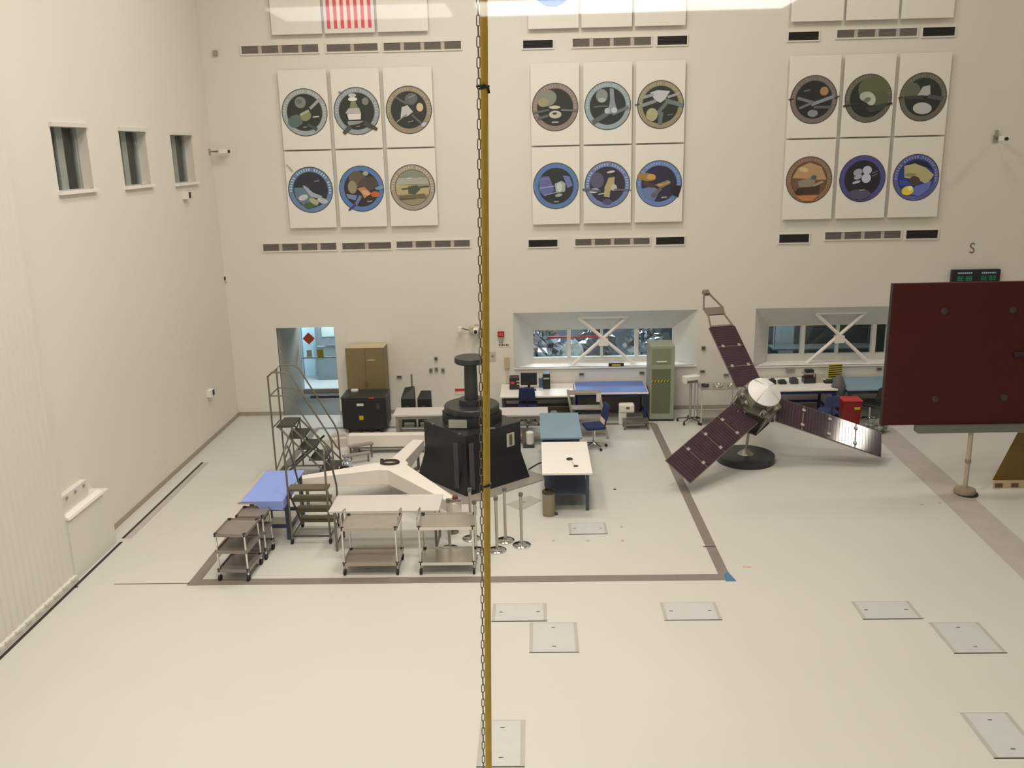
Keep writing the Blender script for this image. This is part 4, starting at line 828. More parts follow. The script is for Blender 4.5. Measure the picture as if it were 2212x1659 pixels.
# steel table with shiny parts
q0, q1 = az(1497, 846, 0.9), az(1592, 846, 0.9)
t = thing('steel_cart', 'open steel cart table between the white monitor cart and the spacecraft model', 'cart', ((q0.x+q1.x)/2+0.16, q0.y+0.5, 0))
HW = 0.44
MB().box(-HW, HW, -0.3, 0.3, 0.88, 0.9).build('top', STEELD, t); MB().box(-HW, HW, -0.3, 0.3, 0.2, 0.22).build('lower_shelf', STEELD, t)
for sx in (-1, 1):
    for sy_ in (-1, 1):
        MB().tube([(sx*(HW-0.03), sy_*0.27, 0.06), (sx*(HW-0.03), sy_*0.27, 0.9)], 0.018, 6).build('leg', STEEL, t); MB().tube([(sx*(HW-0.03)-0.02, sy_*0.27, 0.035), (sx*(HW-0.03)+0.02, sy_*0.27, 0.035)], 0.035, 8).build('castor', RUBBER, t)
tx, ty = t.location.x, t.location.y
for k, (dx, w0, lab) in enumerate([(-0.3, 0.2, 'leftmost of three shiny dishes on the steel cart'), (0.0, 0.24, 'middle of three shiny dishes on the steel cart'), (0.3, 0.16, 'rightmost of three shiny dishes on the steel cart')]):
    o = MB().lathe([(0.001, 0), (w0*0.4, 0), (w0*0.5, 0.05), (w0*0.46, 0.05), (w0*0.36, 0.015), (0.001, 0.012)], 20).build('metal_dish', CHROME if k else BLACKG, smooth=True); o.location = (tx+dx, ty-0.05, 0.9)
    tag(o, lab, 'dish', 'dishes on the steel cart')
# right equipment bench and blue bench
q0, q1 = az(1684, 843, 0.8), az(1812, 842, 0.8)
table('wall_bench', 'white bench with clutter under the right-hand window', 'desk', 0, 0, 0.8, WHITE, NAVY, q0.y, YW-0.08, q0.x-0.2, q1.x)
BY = (q0.y+YW)/2
q0b, q1b = az(1843, 842, 0.8), az(1930, 841, 0.8)
t = table('wall_bench', 'bench with teal mat at far right beside the maroon board', 'desk', 0, 0, 0.8, TEAL, BLEG, q0b.y, YW-0.08, q0b.x-0.12, q1b.x+1.0)
for k, (px, w0, h0, m_, lab) in enumerate([(1668, 0.14, 0.1, BLACKG, 'small dark device at the left end of the cluttered bench'), (1689, 0.18, 0.07, BLACKG, 'flat dark box second on the cluttered bench'), (1714, 0.18, 0.12, CHAR, 'charcoal box left of the tall instrument on the bench'), (1790, 0.24, 0.05, BLACKG, 'flat black tool on the right of the cluttered bench')]):
    x = ay(px, 830, BY).x
    t = thing('bench_device', lab, 'device', (x, BY, 0.8)); MB().box(-w0/2, w0/2, -0.1, 0.1, 0, h0).build('housing', m_, t, bevel=0.01)
    MB().tube([(-w0*0.3, 0, h0), (-w0*0.3, 0, h0+0.03), (w0*0.3, 0, h0+0.03), (w0*0.3, 0, h0)], 0.008, 6).build('handle', m_, t)
x = ay(1748, 820, BY).x
t = thing('microscope', 'tall dark optical instrument on the cluttered bench under the right window', 'instrument', (x, BY+0.05, 0.8))
MB().box(-0.14, 0.14, -0.12, 0.12, 0, 0.14).build('base', BLACKG, t, bevel=0.01); MB().box(-0.1, 0.1, -0.06, 0.1, 0.14, 0.22).build('column', CHAR, t); MB().box(-0.15, 0.12, -0.1, 0.1, 0.22, 0.26).build('stage', GREYL, t)
MB().box(-0.1, 0.1, -0.08, 0.08, 0.26, 0.33).build('head', BLACK, t, bevel=0.01); MB().box(0.16, 0.34, -0.05, 0.05, 0.0, 0.22).build('side_module', C(170, 164, 150), t)
x = ay(1806, 800, YW-0.3).x
t = thing('hazard_striped_board', 'yellow and black striped board standing on the bench end', 'board', (x, YW-0.25, 0.82))
hz = MB(); hz.m(0).box(-0.16, 0.16, 0, 0.03, 0, 0.34); hz.m(1)
for k in range(6):
    z = 0.01+k*0.055; hz.add([(-0.16, -0.002, z), (-0.16, -0.002, z+0.025), (0.16, -0.002, z+0.045), (0.16, -0.002, z+0.02)], [(0, 1, 2, 3)])
hz.build('board', [YB, DARK], t)
t = thing('covered_floor_fan', 'dark grey hooded unit on a stand between the two right benches', 'equipment', (ay(1812, 850, 20.9).x, 20.95, 0))
MB().lathe([(0.001, 0), (0.2, 0), (0.2, 0.05), (0.05, 0.08), (0.04, 0.6), (0.001, 0.6)], 16).build('stand', BLACKG, t, smooth=True)
MB().lathe([(0.001, 0.6), (0.16, 0.62), (0.17, 0.8), (0.13, 0.95), (0.07, 1.08), (0.001, 1.1)], 16).build('hood', mat('grey hood', rgb(96, 100, 100), 0.6, noise=0.1), t, smooth=True)
q = az(1833, 942)
t = thing('red_waste_bin', 'red bin with yellow mark left of the maroon board', 'bin', (ay(1835, 900, 20.3).x, 20.3, 0))
MB().add([(x*s, y*s, z) for z, s in ((0, 0.85), (0.66, 1.0)) for x, y in ((-0.21, -0.18), (0.21, -0.18), (0.21, 0.18), (-0.21, 0.18))], [(3,2,1,0),(4,5,6,7),(0,1,5,4),(1,2,6,5),(2,3,7,6),(3,0,4,7)]).build('body', REDP, t, bevel=0.015)
MB().box(-0.22, 0.22, -0.19, 0.19, 0.66, 0.7).build('lid', C(170, 50, 48), t, bevel=0.01); MB().box(0.03, 0.16, -0.2, -0.185, 0.48, 0.54).build('yellow_label', YB, t)
task_chair('black task chair under the teal bench beside the maroon board', (ay(1882, 880, 20.6).x, 20.7, 0), math.pi+0.8, BLACK, 0.9)
q = ay(1788, 885, 20.3); task_chair('dark blue task chair under the cluttered bench behind the right wing', (q.x, 20.25, 0), math.pi, C(54, 66, 112, 1.0), 0.85)
crumple('wrapped_bundle', 'clear plastic wrapped bundle on floor right of the red bin', 'bundle', (ay(1880, 930, 20.2).x, 19.9, 0), (0.5, 0.36, 0.3), PLASTIC, 11, 12, 0.4)
# ------------------------------------------------------------ left rear: cabinet, case, table, chairs
x0_, x1_ = ay(745, 753, 21.45).x, ay(829, 753, 21.45).x
t = thing('storage_cabinet', 'tall olive metal cabinet against the back wall', 'cabinet', ((x0_+x1_)/2, 21.7, 0)); W_ = x1_-x0_
MB().box(-W_/2, W_/2, -0.25, 0.25, 0, 1.84).build('body', OLIVE, t, bevel=0.006); MB().box(-W_/2, W_/2, -0.25, 0.25, 1.84, 1.846).build('top', OLIVET, t)
MB().box(-W_/2+0.02, -0.005, -0.262, -0.25, 0.08, 1.8).build('door', OLIVE, t); MB().box(0.005, W_/2-0.02, -0.262, -0.25, 0.08, 1.8).build('door', OLIVE, t)
MB().box(0.06, 0.24, -0.268, -0.262, 1.53, 1.55).build('label_strip', C(196, 186, 150), t); MB().box(-0.04, 0.04, -0.28, -0.262, 0.9, 1.0).build('handle', C(100, 90, 60), t)
a0, a1 = az(742, 937), az(836, 937)
t = thing('equipment_case', 'large black wheeled case in front of the olive cabinet', 'case', ((a0.x+a1.x)/2, a0.y+0.36, 0)); W_ = a1.x-a0.x
MB().box(-W_/2, W_/2, -0.36, 0.36, 0.12, 0.84).build('body', BLACK, t, bevel=0.02); MB().box(-W_/2-0.01, W_/2+0.01, -0.37, 0.37, 0.84, 0.9).build('lid', BLACKG, t, bevel=0.02)
MB().box(-0.16, 0.0, -0.368, -0.36, 0.68, 0.74).build('paper_label', C(200, 200, 200), t); MB().box(-0.12, -0.02, -0.368, -0.36, 0.34, 0.44).build('yellow_label', YB, t)
MB().box(0.3, 0.38, -0.368, -0.36, 0.6, 0.74).build('latch', CHAR, t); MB().box(0.14, 0.26, -0.378, -0.37, 0.86, 0.89).build('red_tag', C(200, 60, 60), t)
for sx in (-0.38, -0.12, 0.14, 0.38):
    MB().tube([(sx-0.025, -0.26, 0.06), (sx+0.025, -0.26, 0.06)], 0.06, 12).build('castor', RUBBER, t); 
MB().box(-W_/2+0.05, W_/2-0.05, -0.3, 0.3, 0.08, 0.12).build('skid', BLACKG, t)
q = az(757, 843, 0.9); o = MB().box(-0.08, 0.08, -0.05, 0.05, 0, 0.04).build('paper_packet', BOXW); o.location = (t.location.x-0.3, t.location.y+0.2, 0.9); tag(o, 'white packet on top of the black wheeled case', 'packet')
q0, q1 = az(848, 897, 0.74), az(955, 897, 0.74)
table('worktable', 'long white-topped table left of the black pedestal, behind white beams', 'table', 0, 0, 0.74, GREYTOP, GREYL, q0.y, q0.y+0.62, q0.x, q1.x+0.35, shelf=None)
for px, lab in ((884, 'black equipment case behind the long white table, left one with pole'), (919, 'black equipment case behind the long white table, right one')):
    x = ay(px, 900, 20.9).x
    t = thing('tool_case_trolley', lab, 'case', (x, 20.95, 0))
    MB().add([(-0.17,-0.16,0.12),(0.17,-0.16,0.12),(0.17,0.16,0.12),(-0.17,0.16,0.12),(-0.17,-0.16,0.72),(0.17,-0.16,0.72),(0.15,0.1,0.98 if px < 900 else 0.86),(-0.1,0.1,0.94 if px < 900 else 0.86)],
             [(0,3,2,1),(4,5,6,7),(0,1,5,4),(1,2,6,5),(2,3,7,6),(3,0,4,7)]).build('body', BLACK, t, bevel=0.02)
    MB().box(-0.08, 0.02, -0.17, -0.16, 0.35, 0.55).build('label', CHAR, t)
    for sx in (-0.15, 0.15): MB().tube([(sx-0.02, -0.1, 0.06), (sx+0.02, -0.1, 0.06)], 0.06, 10).build('castor', RUBBER, t)
    if px < 900: MB().box(0.06, 0.1, 0.12, 0.15, 0.6, 1.25).build('pull_handle', GALV, t)
# ------------------------------------------------------------ black pedestal
PEDM = mat('pedestal dark metal', rgb(50, 49, 51), 0.4, noise=0.1, nscale=6)
t = thing('test_pedestal', 'large black faceted pedestal with column and round top plate', 'pedestal', (-1.31, 17.30, 0), math.radians(-4))
base = [(-1.16, 0), (0, -1.12), (1.14, 0), (0, 1.1)]; mid = [(-0.99, 0), (0, -1.0), (0.97, 0), (0, 0.98)]
mb = MB(); 
def ring3(P, z): return [(p[0], p[1], z) for p in P]
mb.add(ring3(base, 0.0)+ring3(mid, 0.55)+ring3(mid, 1.16), [(0,3,2,1),(8,9,10,11)]+[(i, (i+1) % 4, (i+1) % 4+4, i+4) for i in range(4)]+[(i+4, (i+1) % 4+4, (i+1) % 4+8, i+8) for i in range(4)])
mb.build('skirt_housing', BLACK, t, bevel=0.01)
mb = MB(); o1 = [(x*1.01, y*1.01) for x, y in mid]; mb.prism(o1, 1.16, 1.185); mb.build('top_plate', BLACKG, t)
MB().lathe([(0.001, 1.185), (0.60, 1.185), (0.60, 1.40), (0.001, 1.40)], 8).build('octagonal_housing', BLACK, t)
MB().lathe([(0.001, 1.40), (0.54, 1.40), (0.55, 1.42), (0.55, 1.52), (0.53, 1.54), (0.001, 1.54)], 48).build('turntable_disc', PEDM, t, smooth=True)
MB().lathe([(0.001, 1.54), (0.25, 1.54), (0.25, 1.65), (0.001, 1.65)], 32).build('column_flange', PEDM, t, smooth=True)
MB().lathe([(0.001, 1.65), (0.135, 1.65), (0.125, 2.38), (0.001, 2.38)], 24).build('column', PEDM, t, smooth=True)
MB().lathe([(0.001, 2.38), (0.29, 2.38), (0.31, 2.40), (0.31, 2.49), (0.30, 2.50), (0.001, 2.50)], 40).build('round_top_plate', PEDM, t, smooth=True)
MB().add([(-0.38,-0.59,1.215),(-0.02,-0.6,1.215),(-0.02,-0.6,1.385),(-0.38,-0.59,1.385)],[(0,1,2,3)]).build('pale_panel', C(150, 148, 138), t)
for x in (-0.25, 0.06): MB().box(x, x+0.09, -1.02+abs(x+0.05)*0.7-0.06, -0.9, 0.1, 1.02).build('vertical_rail', BLEG if 0 else CHAR, t)
mb = MB(); nx, ny = (mid[1][0]+mid[2][0])/2, (mid[1][1]+mid[2][1])/2
d = Vector((mid[2][0]-mid[1][0], mid[2][1]-mid[1][1], 0)).normalized(); n_ = Vector((d.y, -d.x, 0))
c0 = Vector(mid[1]+(0,)).lerp(Vector(mid[2]+(0,)), 0.80)
for (u0, u1, v0, v1, mm_) in ((-0.1, 0.1, 0.72, 1.0, 0), (-0.04, 0.035, 0.75, 0.97, 1)):
    mb.m(mm_).add([tuple(c0+d*u0+n_*0.012*(1+mm_)+Vector((0,0,v0))), tuple(c0+d*u1+n_*0.012*(1+mm_)+Vector((0,0,v0))), tuple(c0+d*u1+n_*0.012*(1+mm_)+Vector((0,0,v1))), tuple(c0+d*u0+n_*0.012*(1+mm_)+Vector((0,0,v1)))], [(0,1,2,3)])
mb.build('gauge_panel', [C(186, 184, 172), C(90, 90, 86)], t)
for (a, z) in (((-0.75, -0.28), 1.0), ((-0.12, -0.9), 1.0)): MB().lathe([(0.001, 0), (0.03, 0), (0.03, 0.02), (0.001, 0.02)], 10).build('bolt', GALV, t).location = (a[0], a[1], 1.185)
for x0p, y0p in ((-0.45, -0.4), (0.3, -0.5)): MB().box(x0p, x0p+0.22, y0p-0.03, y0p+0.03, 1.187, 1.21).build('cleat', CHROME if x0p > 0 else GALV, t)
t = thing('floor_plate', 'low grey steel base plate under the black pedestal', 'base plate', (-1.31, 17.3, 0), math.radians(-4))
MB().prism([(-1.25, 0.0), (-0.1, -1.42), (0.1, -1.42), (1.42, -0.12), (1.42, 0.1), (0, 1.3)], 0.0, 0.03).build('plate', mat('grey base plate', rgb(176, 168, 160), 0.4, metal=0.3, noise=0.08), t)
# pedestal stands on the plate
for o_ in COL.objects:
    if o_.name == 'test_pedestal': o_.location.z = 0.03
# ------------------------------------------------------------ white lifting frame (three arms)
t = thing('lifting_fixture', 'white three-armed steel lifting fixture on floor left of the pedestal', 'fixture', (-2.86, 16.45, 0))
ZT, ZB = 0.62, 0.30
hub_ = [(-0.42, -0.2), (-0.05, -0.34), (0.30, -0.22), (0.34, 0.05), (0.20, 0.34), (-0.08, 0.36)]
MB().prism(hub_, ZB+0.02, ZT).build('hub', WSTEEL, t, bevel=0.01)
def arm(p, q, w0, w1, name='arm'):
    p = Vector(p+(0,)); q = Vector(q+(0,)); d = (q-p).normalized(); n = Vector((-d.y, d.x, 0))
    a = [p+n*w0/2, p-n*w0/2, q-n*w1/2, q+n*w1/2]
    h0, h1 = ZB, ZB+0.12
    mb = MB(); mb.add([tuple(a[0]+Vector((0,0,h0))), tuple(a[1]+Vector((0,0,h0))), tuple(a[2]+Vector((0,0,h1))), tuple(a[3]+Vector((0,0,h1)))]+[tuple(v+Vector((0,0,ZT-0.003))) for v in a],
                      [(0,3,2,1),(4,5,6,7),(0,1,5,4),(1,2,6,5),(2,3,7,6),(3,0,4,7)])
    mb.build(name, WSTEEL, t, bevel=0.01)
arm((-0.2, -0.08), (-1.62, -0.66), 0.42, 0.17)
arm((0.12, -0.12), (1.46, -2.0), 0.44, 0.17)
arm((0.08, 0.15), (0.36, 1.5), 0.32, 0.24)
for (x, y) in ((-1.5, -0.61), (1.36, -1.86), (0.34, 1.42)):
    MB().lathe([(0.001, 0), (0.09, 0), (0.09, 0.02), (0.03, 0.04), (0.03, ZB+0.12), (0.001, ZB+0.12)], 14).build('foot', GALV, t).location = (x, y, 0)
q = thing('coiled_cable', 'dark coiled cable resting on the white fixture hub', 'cable', (-2.88, 16.5, ZT))
MB().tube([(0.17*math.cos(a), 0.11*math.sin(a), 0.025) for a in [2*math.pi*i/20 for i in range(20)]], 0.025, 8, True).build('coil', mat('dark brown cable', rgb(56, 38, 36), 0.5, noise=0.1), q)
MB().tube([(-0.17, 0.04, 0.03), (-0.19, 0.1, 0.04), (-0.15, 0.13, 0.03)], 0.02, 6).build('tail', RUBBER, q)
# hardware on the near arm tip
q = az(985, 1090, 0.62)
u = thing('clevis_block', 'shiny metal clevis with red part at the near tip of the white fixture', 'clevis', (-2.86+1.42, 16.45-1.96, ZT))
MB().box(-0.09, 0.12, -0.06, 0.04, 0, 0.06).build('block', CHROME, u, bevel=0.01); MB().lathe([(0.001, 0.06), (0.05, 0.06), (0.05, 0.1), (0.001, 0.1)], 12).build('cap', mat('dull red cap', rgb(110, 50, 46), 0.5, noise=0.05), u)
# far white beam
a0, a1 = az(752, 941, 0.42), az(935, 944, 0.42)
t = thing('support_beam', 'long white steel beam on blocks behind the three-armed fixture', 'beam', ((a0.x+a1.x)/2, a0.y, 0))
L = (a1.x-a0.x)/2
MB().box(-L, L, 0, 0.2, 0.14, 0.42).build('beam', WSTEEL, t, bevel=0.01); MB().box(-L, L, -0.02, 0.22, 0.12, 0.14).build('flange', GALV, t)
for x in (-L+0.15, L-0.25): MB().box(x-0.06, x+0.06, 0, 0.2, 0, 0.12).build('block', GALV, t)
for k, (px, py, l_, rz_) in enumerate([(779, 957, 0.55, 0.25), (770, 978, 0.6, 0.32)]):
    P_ = az(px, py, 0.36-0.12*k)
    u = thing('grey_tilted_rail', ('grey slanted rail leaning near the far white beam, upper one', 'grey slanted rail leaning near the far white beam, lower one')[k], 'rail', (P_.x, P_.y, 0), 0.45)
    MB().box(-l_/2, l_/2, -0.07, 0.07, 0.3-0.12*k, 0.34-0.12*k).build('bar', mat('grey rail paint', rgb(150, 144, 140), 0.45, noise=0.05), u, bevel=0.005)
    for sx in (-1, 1): MB().tube([(sx*l_*0.42, 0, 0), (sx*l_*0.42, 0, 0.3-0.12*k)], 0.02, 8).build('post', GALV, u)
P_ = az(722, 935, 0.3)
u = thing('grey_carton', 'pale grey carton on floor behind the tall stair ladder', 'box', (az(728, 962).x, az(728, 962).y, 0), 0.2)
MB().box(-0.28, 0.22, -0.15, 0.15, 0, 0.2).build('carton', C(186, 180, 174), u, bevel=0.01); MB().box(-0.1, 0.22, -0.02, 0.15, 0.2, 0.26).build('flap', C(176, 168, 162), u)
P_ = az(728, 1018)
u = thing('foil_parts_box', 'bright foil parts at the foot of the tall stair ladder', 'parts', (P_.x+0.2, P_.y+0.05, 0))
MB().box(-0.14, 0.1, -0.1, 0.1, 0, 0.06).build('tray', BLACK, u); crr = crumple('foil', '', '', (0, 0, 0), (0.2, 0.2, 0.22), FOIL, 21, 8, 0.3)
for kk in ('label', 'category'): del crr[kk]
crr.parent = u; crr.location = (0.02, 0, 0.06)
# ------------------------------------------------------------ tall rolling stair ladder
t = thing('stair_ladder', 'tall grey rolling stair ladder with handrails and five dark treads', 'ladder', (-5.2, 17.2, 0))
W_ = 0.62; N = 5; RISE = 0.238; RUN = 0.2
for k in range(N):
    z = 1.19-k*RISE; x = 0.12+k*RUN
    tr = MB().box(x-0.17, x+0.17, 0, W_, z-0.035, z).build('tread', TREAD, t, bevel=0.006)
    g_ = MB()
    for j in range(4): g_.box(x-0.13+j*0.075, x-0.10+j*0.075, 0.02, W_-0.02, z, z+0.004)
    g_.build('grip_strip', CHAR, tr)
for y in (0, W_):
    for dx in (-0.12, 0.14):
        MB().tube([(0.12+dx, y, 1.16), (0.12+dx+RUN*N, y, 1.16-RISE*N+0.06)], 0.018, 6).build('stringer', GALV, t)
    MB().tube([(-0.13, y, 0.08), (-0.13, y, 2.22), (-0.05, y, 2.30), (0.24, y, 2.30), (0.34, y, 2.22), (0.98, y, 1.02), (1.04, y, 0.85), (1.06, y, 0.08)], 0.018, 8).build('handrail', GALV, t, smooth=True)
    MB().tube([(-0.13, y, 1.82), (0.2, y, 1.82), (0.32, y, 1.74), (0.98, y, 0.55), (1.05, y, 0.45)], 0.016, 8).build('mid_rail', GALV, t, smooth=True)
    MB().tube([(-0.13, y, 0.25), (0.25, y, 1.1)], 0.014, 6).build('rear_brace', GALV, t)
    MB().tube([(-0.13, y, 0.12), (1.06, y, 0.12)], 0.018, 6).build('base_rail', GALV, t)
    MB().tube([(0.02, y, 0.14), (0.75, y, 0.78)], 0.024, 6).build('diagonal_brace', CHAR, t)
    for x in (-0.13, 1.06): MB().tube([(x-0.02, y, 0.05), (x+0.02, y, 0.05)], 0.05, 10).build('castor', RUBBER, t)
    MB().tube([(0.26, y, 0.12), (0.26, y, 1.16)], 0.016, 6).build('inner_post', GALV, t)
for z in (2.22, 1.82, 1.15, 0.14): MB().tube([(-0.13, 0, z), (-0.13, W_, z)], 0.016, 6).build('cross_rail', GALV, t)
# front step ladder, treads descending away from the camera
t = thing('step_ladder', 'four-step rolling ladder with olive treads beside the blue mat table', 'ladder', (-3.91, 14.2, 0))
for k in range(4):
    z = 1.0-0.25*k; y = 0.145*k
    tr = MB().box(-0.34+0.015*k, 0.34-0.015*k, y, y+0.24, z-0.045, z).build('tread', TREADO, t, bevel=0.006)
for sx in (-1, 1):
    MB().tube([(sx*0.33, 0.02, 0.96), (sx*0.33, 0.7, 0.06)], 0.02, 6).build('stringer', GALV, t)
    MB().tube([(sx*0.33, 0.0, 0.06), (sx*0.33, 0.0, 1.62), (sx*0.33, 0.06, 1.7), (sx*0.33, 0.2, 1.7), (sx*0.33, 0.3, 1.6), (sx*0.33, 0.72, 0.8), (sx*0.33, 0.72, 0.06)], 0.018, 8).build('handrail', GALV, t, smooth=True)
    MB().tube([(sx*0.33, 0, 0.12), (sx*0.33, 0.72, 0.12)], 0.016, 6).build('base_rail', GALV, t)
    for y in (0, 0.72): MB().tube([(sx*0.33-0.02, y, 0.045), (sx*0.33+0.02, y, 0.045)], 0.045, 10).build('castor', RUBBER, t)
MB().tube([(-0.33, 0.0, 0.14), (0.33, 0.0, 0.14)], 0.016, 6).build('cross_rail', CHAR, t)
# ------------------------------------------------------------ blue mat table
c0, c1, c2, c3 = az(522, 1082, 0.88), az(614, 1084, 0.88), az(663, 1016, 0.88), az(577, 1016, 0.88)
X0, X1 = -5.0, -4.28; Y0, Y1 = (c0.y+c1.y)/2, (c2.y+c3.y)/2
t = thing('blue_mat_table', 'workbench covered with bright blue mat at the left', 'table', ((X0+X1)/2, (Y0+Y1)/2, 0)); W_, D_ = X1-X0, Y1-Y0
MB().box(-W_/2-0.03, W_/2-0.02, -D_/2, D_/2, 0.83, 0.87).build('tabletop', C(170, 160, 148), t)
mb = MB(); mb.box(-W_/2+0.02, W_/2+0.005, -D_/2-0.005, D_/2, 0.87, 0.878); mb.add([(-0.12, -D_/2-0.008, 0.878), (W_/2+0.005, -D_/2-0.008, 0.878), (W_/2+0.005, -D_/2-0.008, 0.72), (-0.02, -D_/2-0.008, 0.74)], [(0,1,2,3)])
mb.add([(W_/2+0.008, -D_/2, 0.878), (W_/2+0.008, D_/2*0.2, 0.878), (W_/2+0.008, D_/2*0.1, 0.76), (W_/2+0.008, -D_/2, 0.72)], [(0,1,2,3)])
mb.build('blue_mat', BLUEM, t)
LN, LF = -D_/2+0.42, D_/2-0.1
for sx in (-1, 1):
    for ly_ in (LN, LF): MB().box(sx*(W_/2-0.06)-0.03, sx*(W_/2-0.06)+0.03, ly_-0.03, ly_+0.03, 0, 0.83).build('leg', BLEG, t)
    MB().box(sx*(W_/2-0.06)-0.02, sx*(W_/2-0.06)+0.02, LN, LF, 0.14, 0.2).build('stretcher', BLEG, t)
MB().box(-W_/2+0.06, W_/2-0.06, LF-0.02, LF+0.02, 0.14, 0.2).build('stretcher', BLEG, t)
MB().box(-W_/2+0.06, W_/2-0.06, LN-0.02, LN+0.02, 0.22, 0.28).build('stretcher', BLEG, t)
# ------------------------------------------------------------ pale table behind steel carts
q0, q1, qf = az(709, 1105, 0.75), az(948, 1104, 0.75), az(728, 1070, 0.75)
t = table('worktable', 'long pale grey folding table behind the two stainless carts', 'table', 0, 0, 0.75, GREYTOP, GALV, q0.y, qf.y, q0.x, q1.x, stretch=False, tt=0.03, legr=0.018)
for sx in (-1, 1): MB().tube([(sx*0.85, -0.3, 0.1), (sx*0.85, 0.3, 0.1)], 0.016, 6).build('foot_bar', GALV, t)
# ------------------------------------------------------------ carts
def utility_cart(label, loc, rz, w0, d0, zt, zl, tray_m, leg_m, group, handles=True, name='utility_cart', mids=()):
    t = thing(name, label, 'cart', loc, rz, group)
    def tray(z, nm):
        mb = MB(); mb.box(-w0/2, w0/2, -d0/2, d0/2, z-0.012, z)
        for s in (-1, 1):
            mb.box(-w0/2, w0/2, s*d0/2-0.008, s*d0/2+0.008, z-0.03, z+0.018); mb.box(s*w0/2-0.008, s*w0/2+0.008, -d0/2, d0/2, z-0.03, z+0.018)
        o = mb.build(nm, tray_m, t)
        return o
    tray(zt, 'top_tray'); 
    for z in mids: tray(z, 'middle_tray')
    tray(zl, 'lower_tray')
    for sx in (-1, 1):
        for sy_ in (-1, 1):
            x, y = sx*(w0/2-0.02), sy_*(d0/2-0.02)
            MB().tube([(x, y, 0.1), (x, y, zt+0.02)], 0.016, 8).build('leg', leg_m, t)
            for z in (zt, zl): MB().lathe([(0.001, -0.03), (0.03, -0.03), (0.03, 0.022), (0.001, 0.022)], 10).build('corner_bumper', RUBBER, t).location = (x, y, z)
            wh = MB(); wh.tube([(x-0.018, y, 0.05), (x+0.018, y, 0.05)], 0.05, 14); wh.build('castor', RUBBER, t, smooth=True)
        if handles:
            x = sx*(w0/2+0.012)
            MB().tube([(x, -d0/2+0.05, zt), (x, -d0/2+0.09, zt+0.14), (x, 0, zt+0.18), (x, d0/2-0.09, zt+0.14), (x, d0/2-0.05, zt)], 0.012, 8).build('push_handle', leg_m, t, smooth=True)
    return t
Y_ = 13.02
fy = az(728, 1149, 0.78).y
c1_ = utility_cart('dull stainless two-shelf cart, left of the pair in front of the pale table', (-2.67, 13.28, 0), 0.0, 0.88, 0.58, 0.79, 0.19, STEELD, STEEL, 'stainless carts')
c2_ = utility_cart('bright stainless two-shelf cart, right of the pair beside the yellow cable', (-1.46, 13.28, 0), 0.0, 0.88, 0.58, 0.79, 0.19, STEEL, STEEL, 'stainless carts')
BRT = mat('brownish steel tray', rgb(148, 140, 134), 0.4, metal=0.4, noise=0.08)
a0, a1, a2, a3 = az(463, 1158, 0.78), az(527, 1154, 0.78), az(557, 1120, 0.78), az(500, 1119, 0.78)
utility_cart('three-tier brown steel cart, nearest of the two left of the blue table', ((a0.x+a1.x+a2.x+a3.x)/4, (a0.y+a2.y)/2, 0), -0.05, 0.50, 0.62, 0.78, 0.18, BRT, STEEL, 'brown steel carts', handles=False, mids=(0.5,))
a0, a1, a2, a3 = az(513, 1116, 0.78), az(563, 1114, 0.78), az(588, 1083, 0.78), az(538, 1083, 0.78)
utility_cart('three-tier brown steel cart, farther one beside the blue table corner', ((a0.x+a1.x+a2.x+a3.x)/4+0.0, 13.80, 0), -0.02, 0.46, 0.42, 0.76, 0.18, BRT, STEEL, 'brown steel carts', handles=False, mids=(0.48,))
# ------------------------------------------------------------ stanchions
def stanchion(px, py, h, label):
    P_ = az(px, py)
    t = thing('queue_stanchion', label, 'stanchion', (P_.x, P_.y, 0), 0, 'chrome stanchions')
    MB().lathe([(0.001, 0), (0.155, 0), (0.155, 0.015), (0.12, 0.035), (0.03, 0.05), (0.001, 0.05)], 32).build('weighted_base', mat('stanchion chrome', rgb(200, 200, 198), 0.1, metal=1.0, noise=0.02), t, smooth=True)
    MB().lathe([(0.001, 0.05), (0.026, 0.05), (0.026, h-0.06), (0.001, h-0.06)], 16).build('post', mat('post chrome', rgb(190, 184, 174), 0.3, metal=0.7, noise=0.02), t, smooth=True)
    MB().lathe([(0.001, h-0.06), (0.036, h-0.06), (0.036, h), (0.001, h)], 16).build('belt_head', GALV, t, smooth=True)
stanchion(1127, 1178, 0.95, 'chrome stanchion farthest right of the cluster by the yellow cable')
stanchion(1092, 1168, 0.97, 'chrome stanchion second from right, set back beside the yellow cable')
stanchion(1074, 1189, 0.96, 'chrome stanchion just right of the yellow cable, nearest the camera')
stanchion(1018, 1164, 0.93, 'chrome stanchion just left of the yellow cable, behind the bright cart')
stanchion(1028, 1190, 0.9, 'chrome stanchion hidden partly behind the chain beside the bright cart')
stanchion(972, 1186, 0.9, 'chrome stanchion behind the bright stainless cart, leftmost of the cluster')
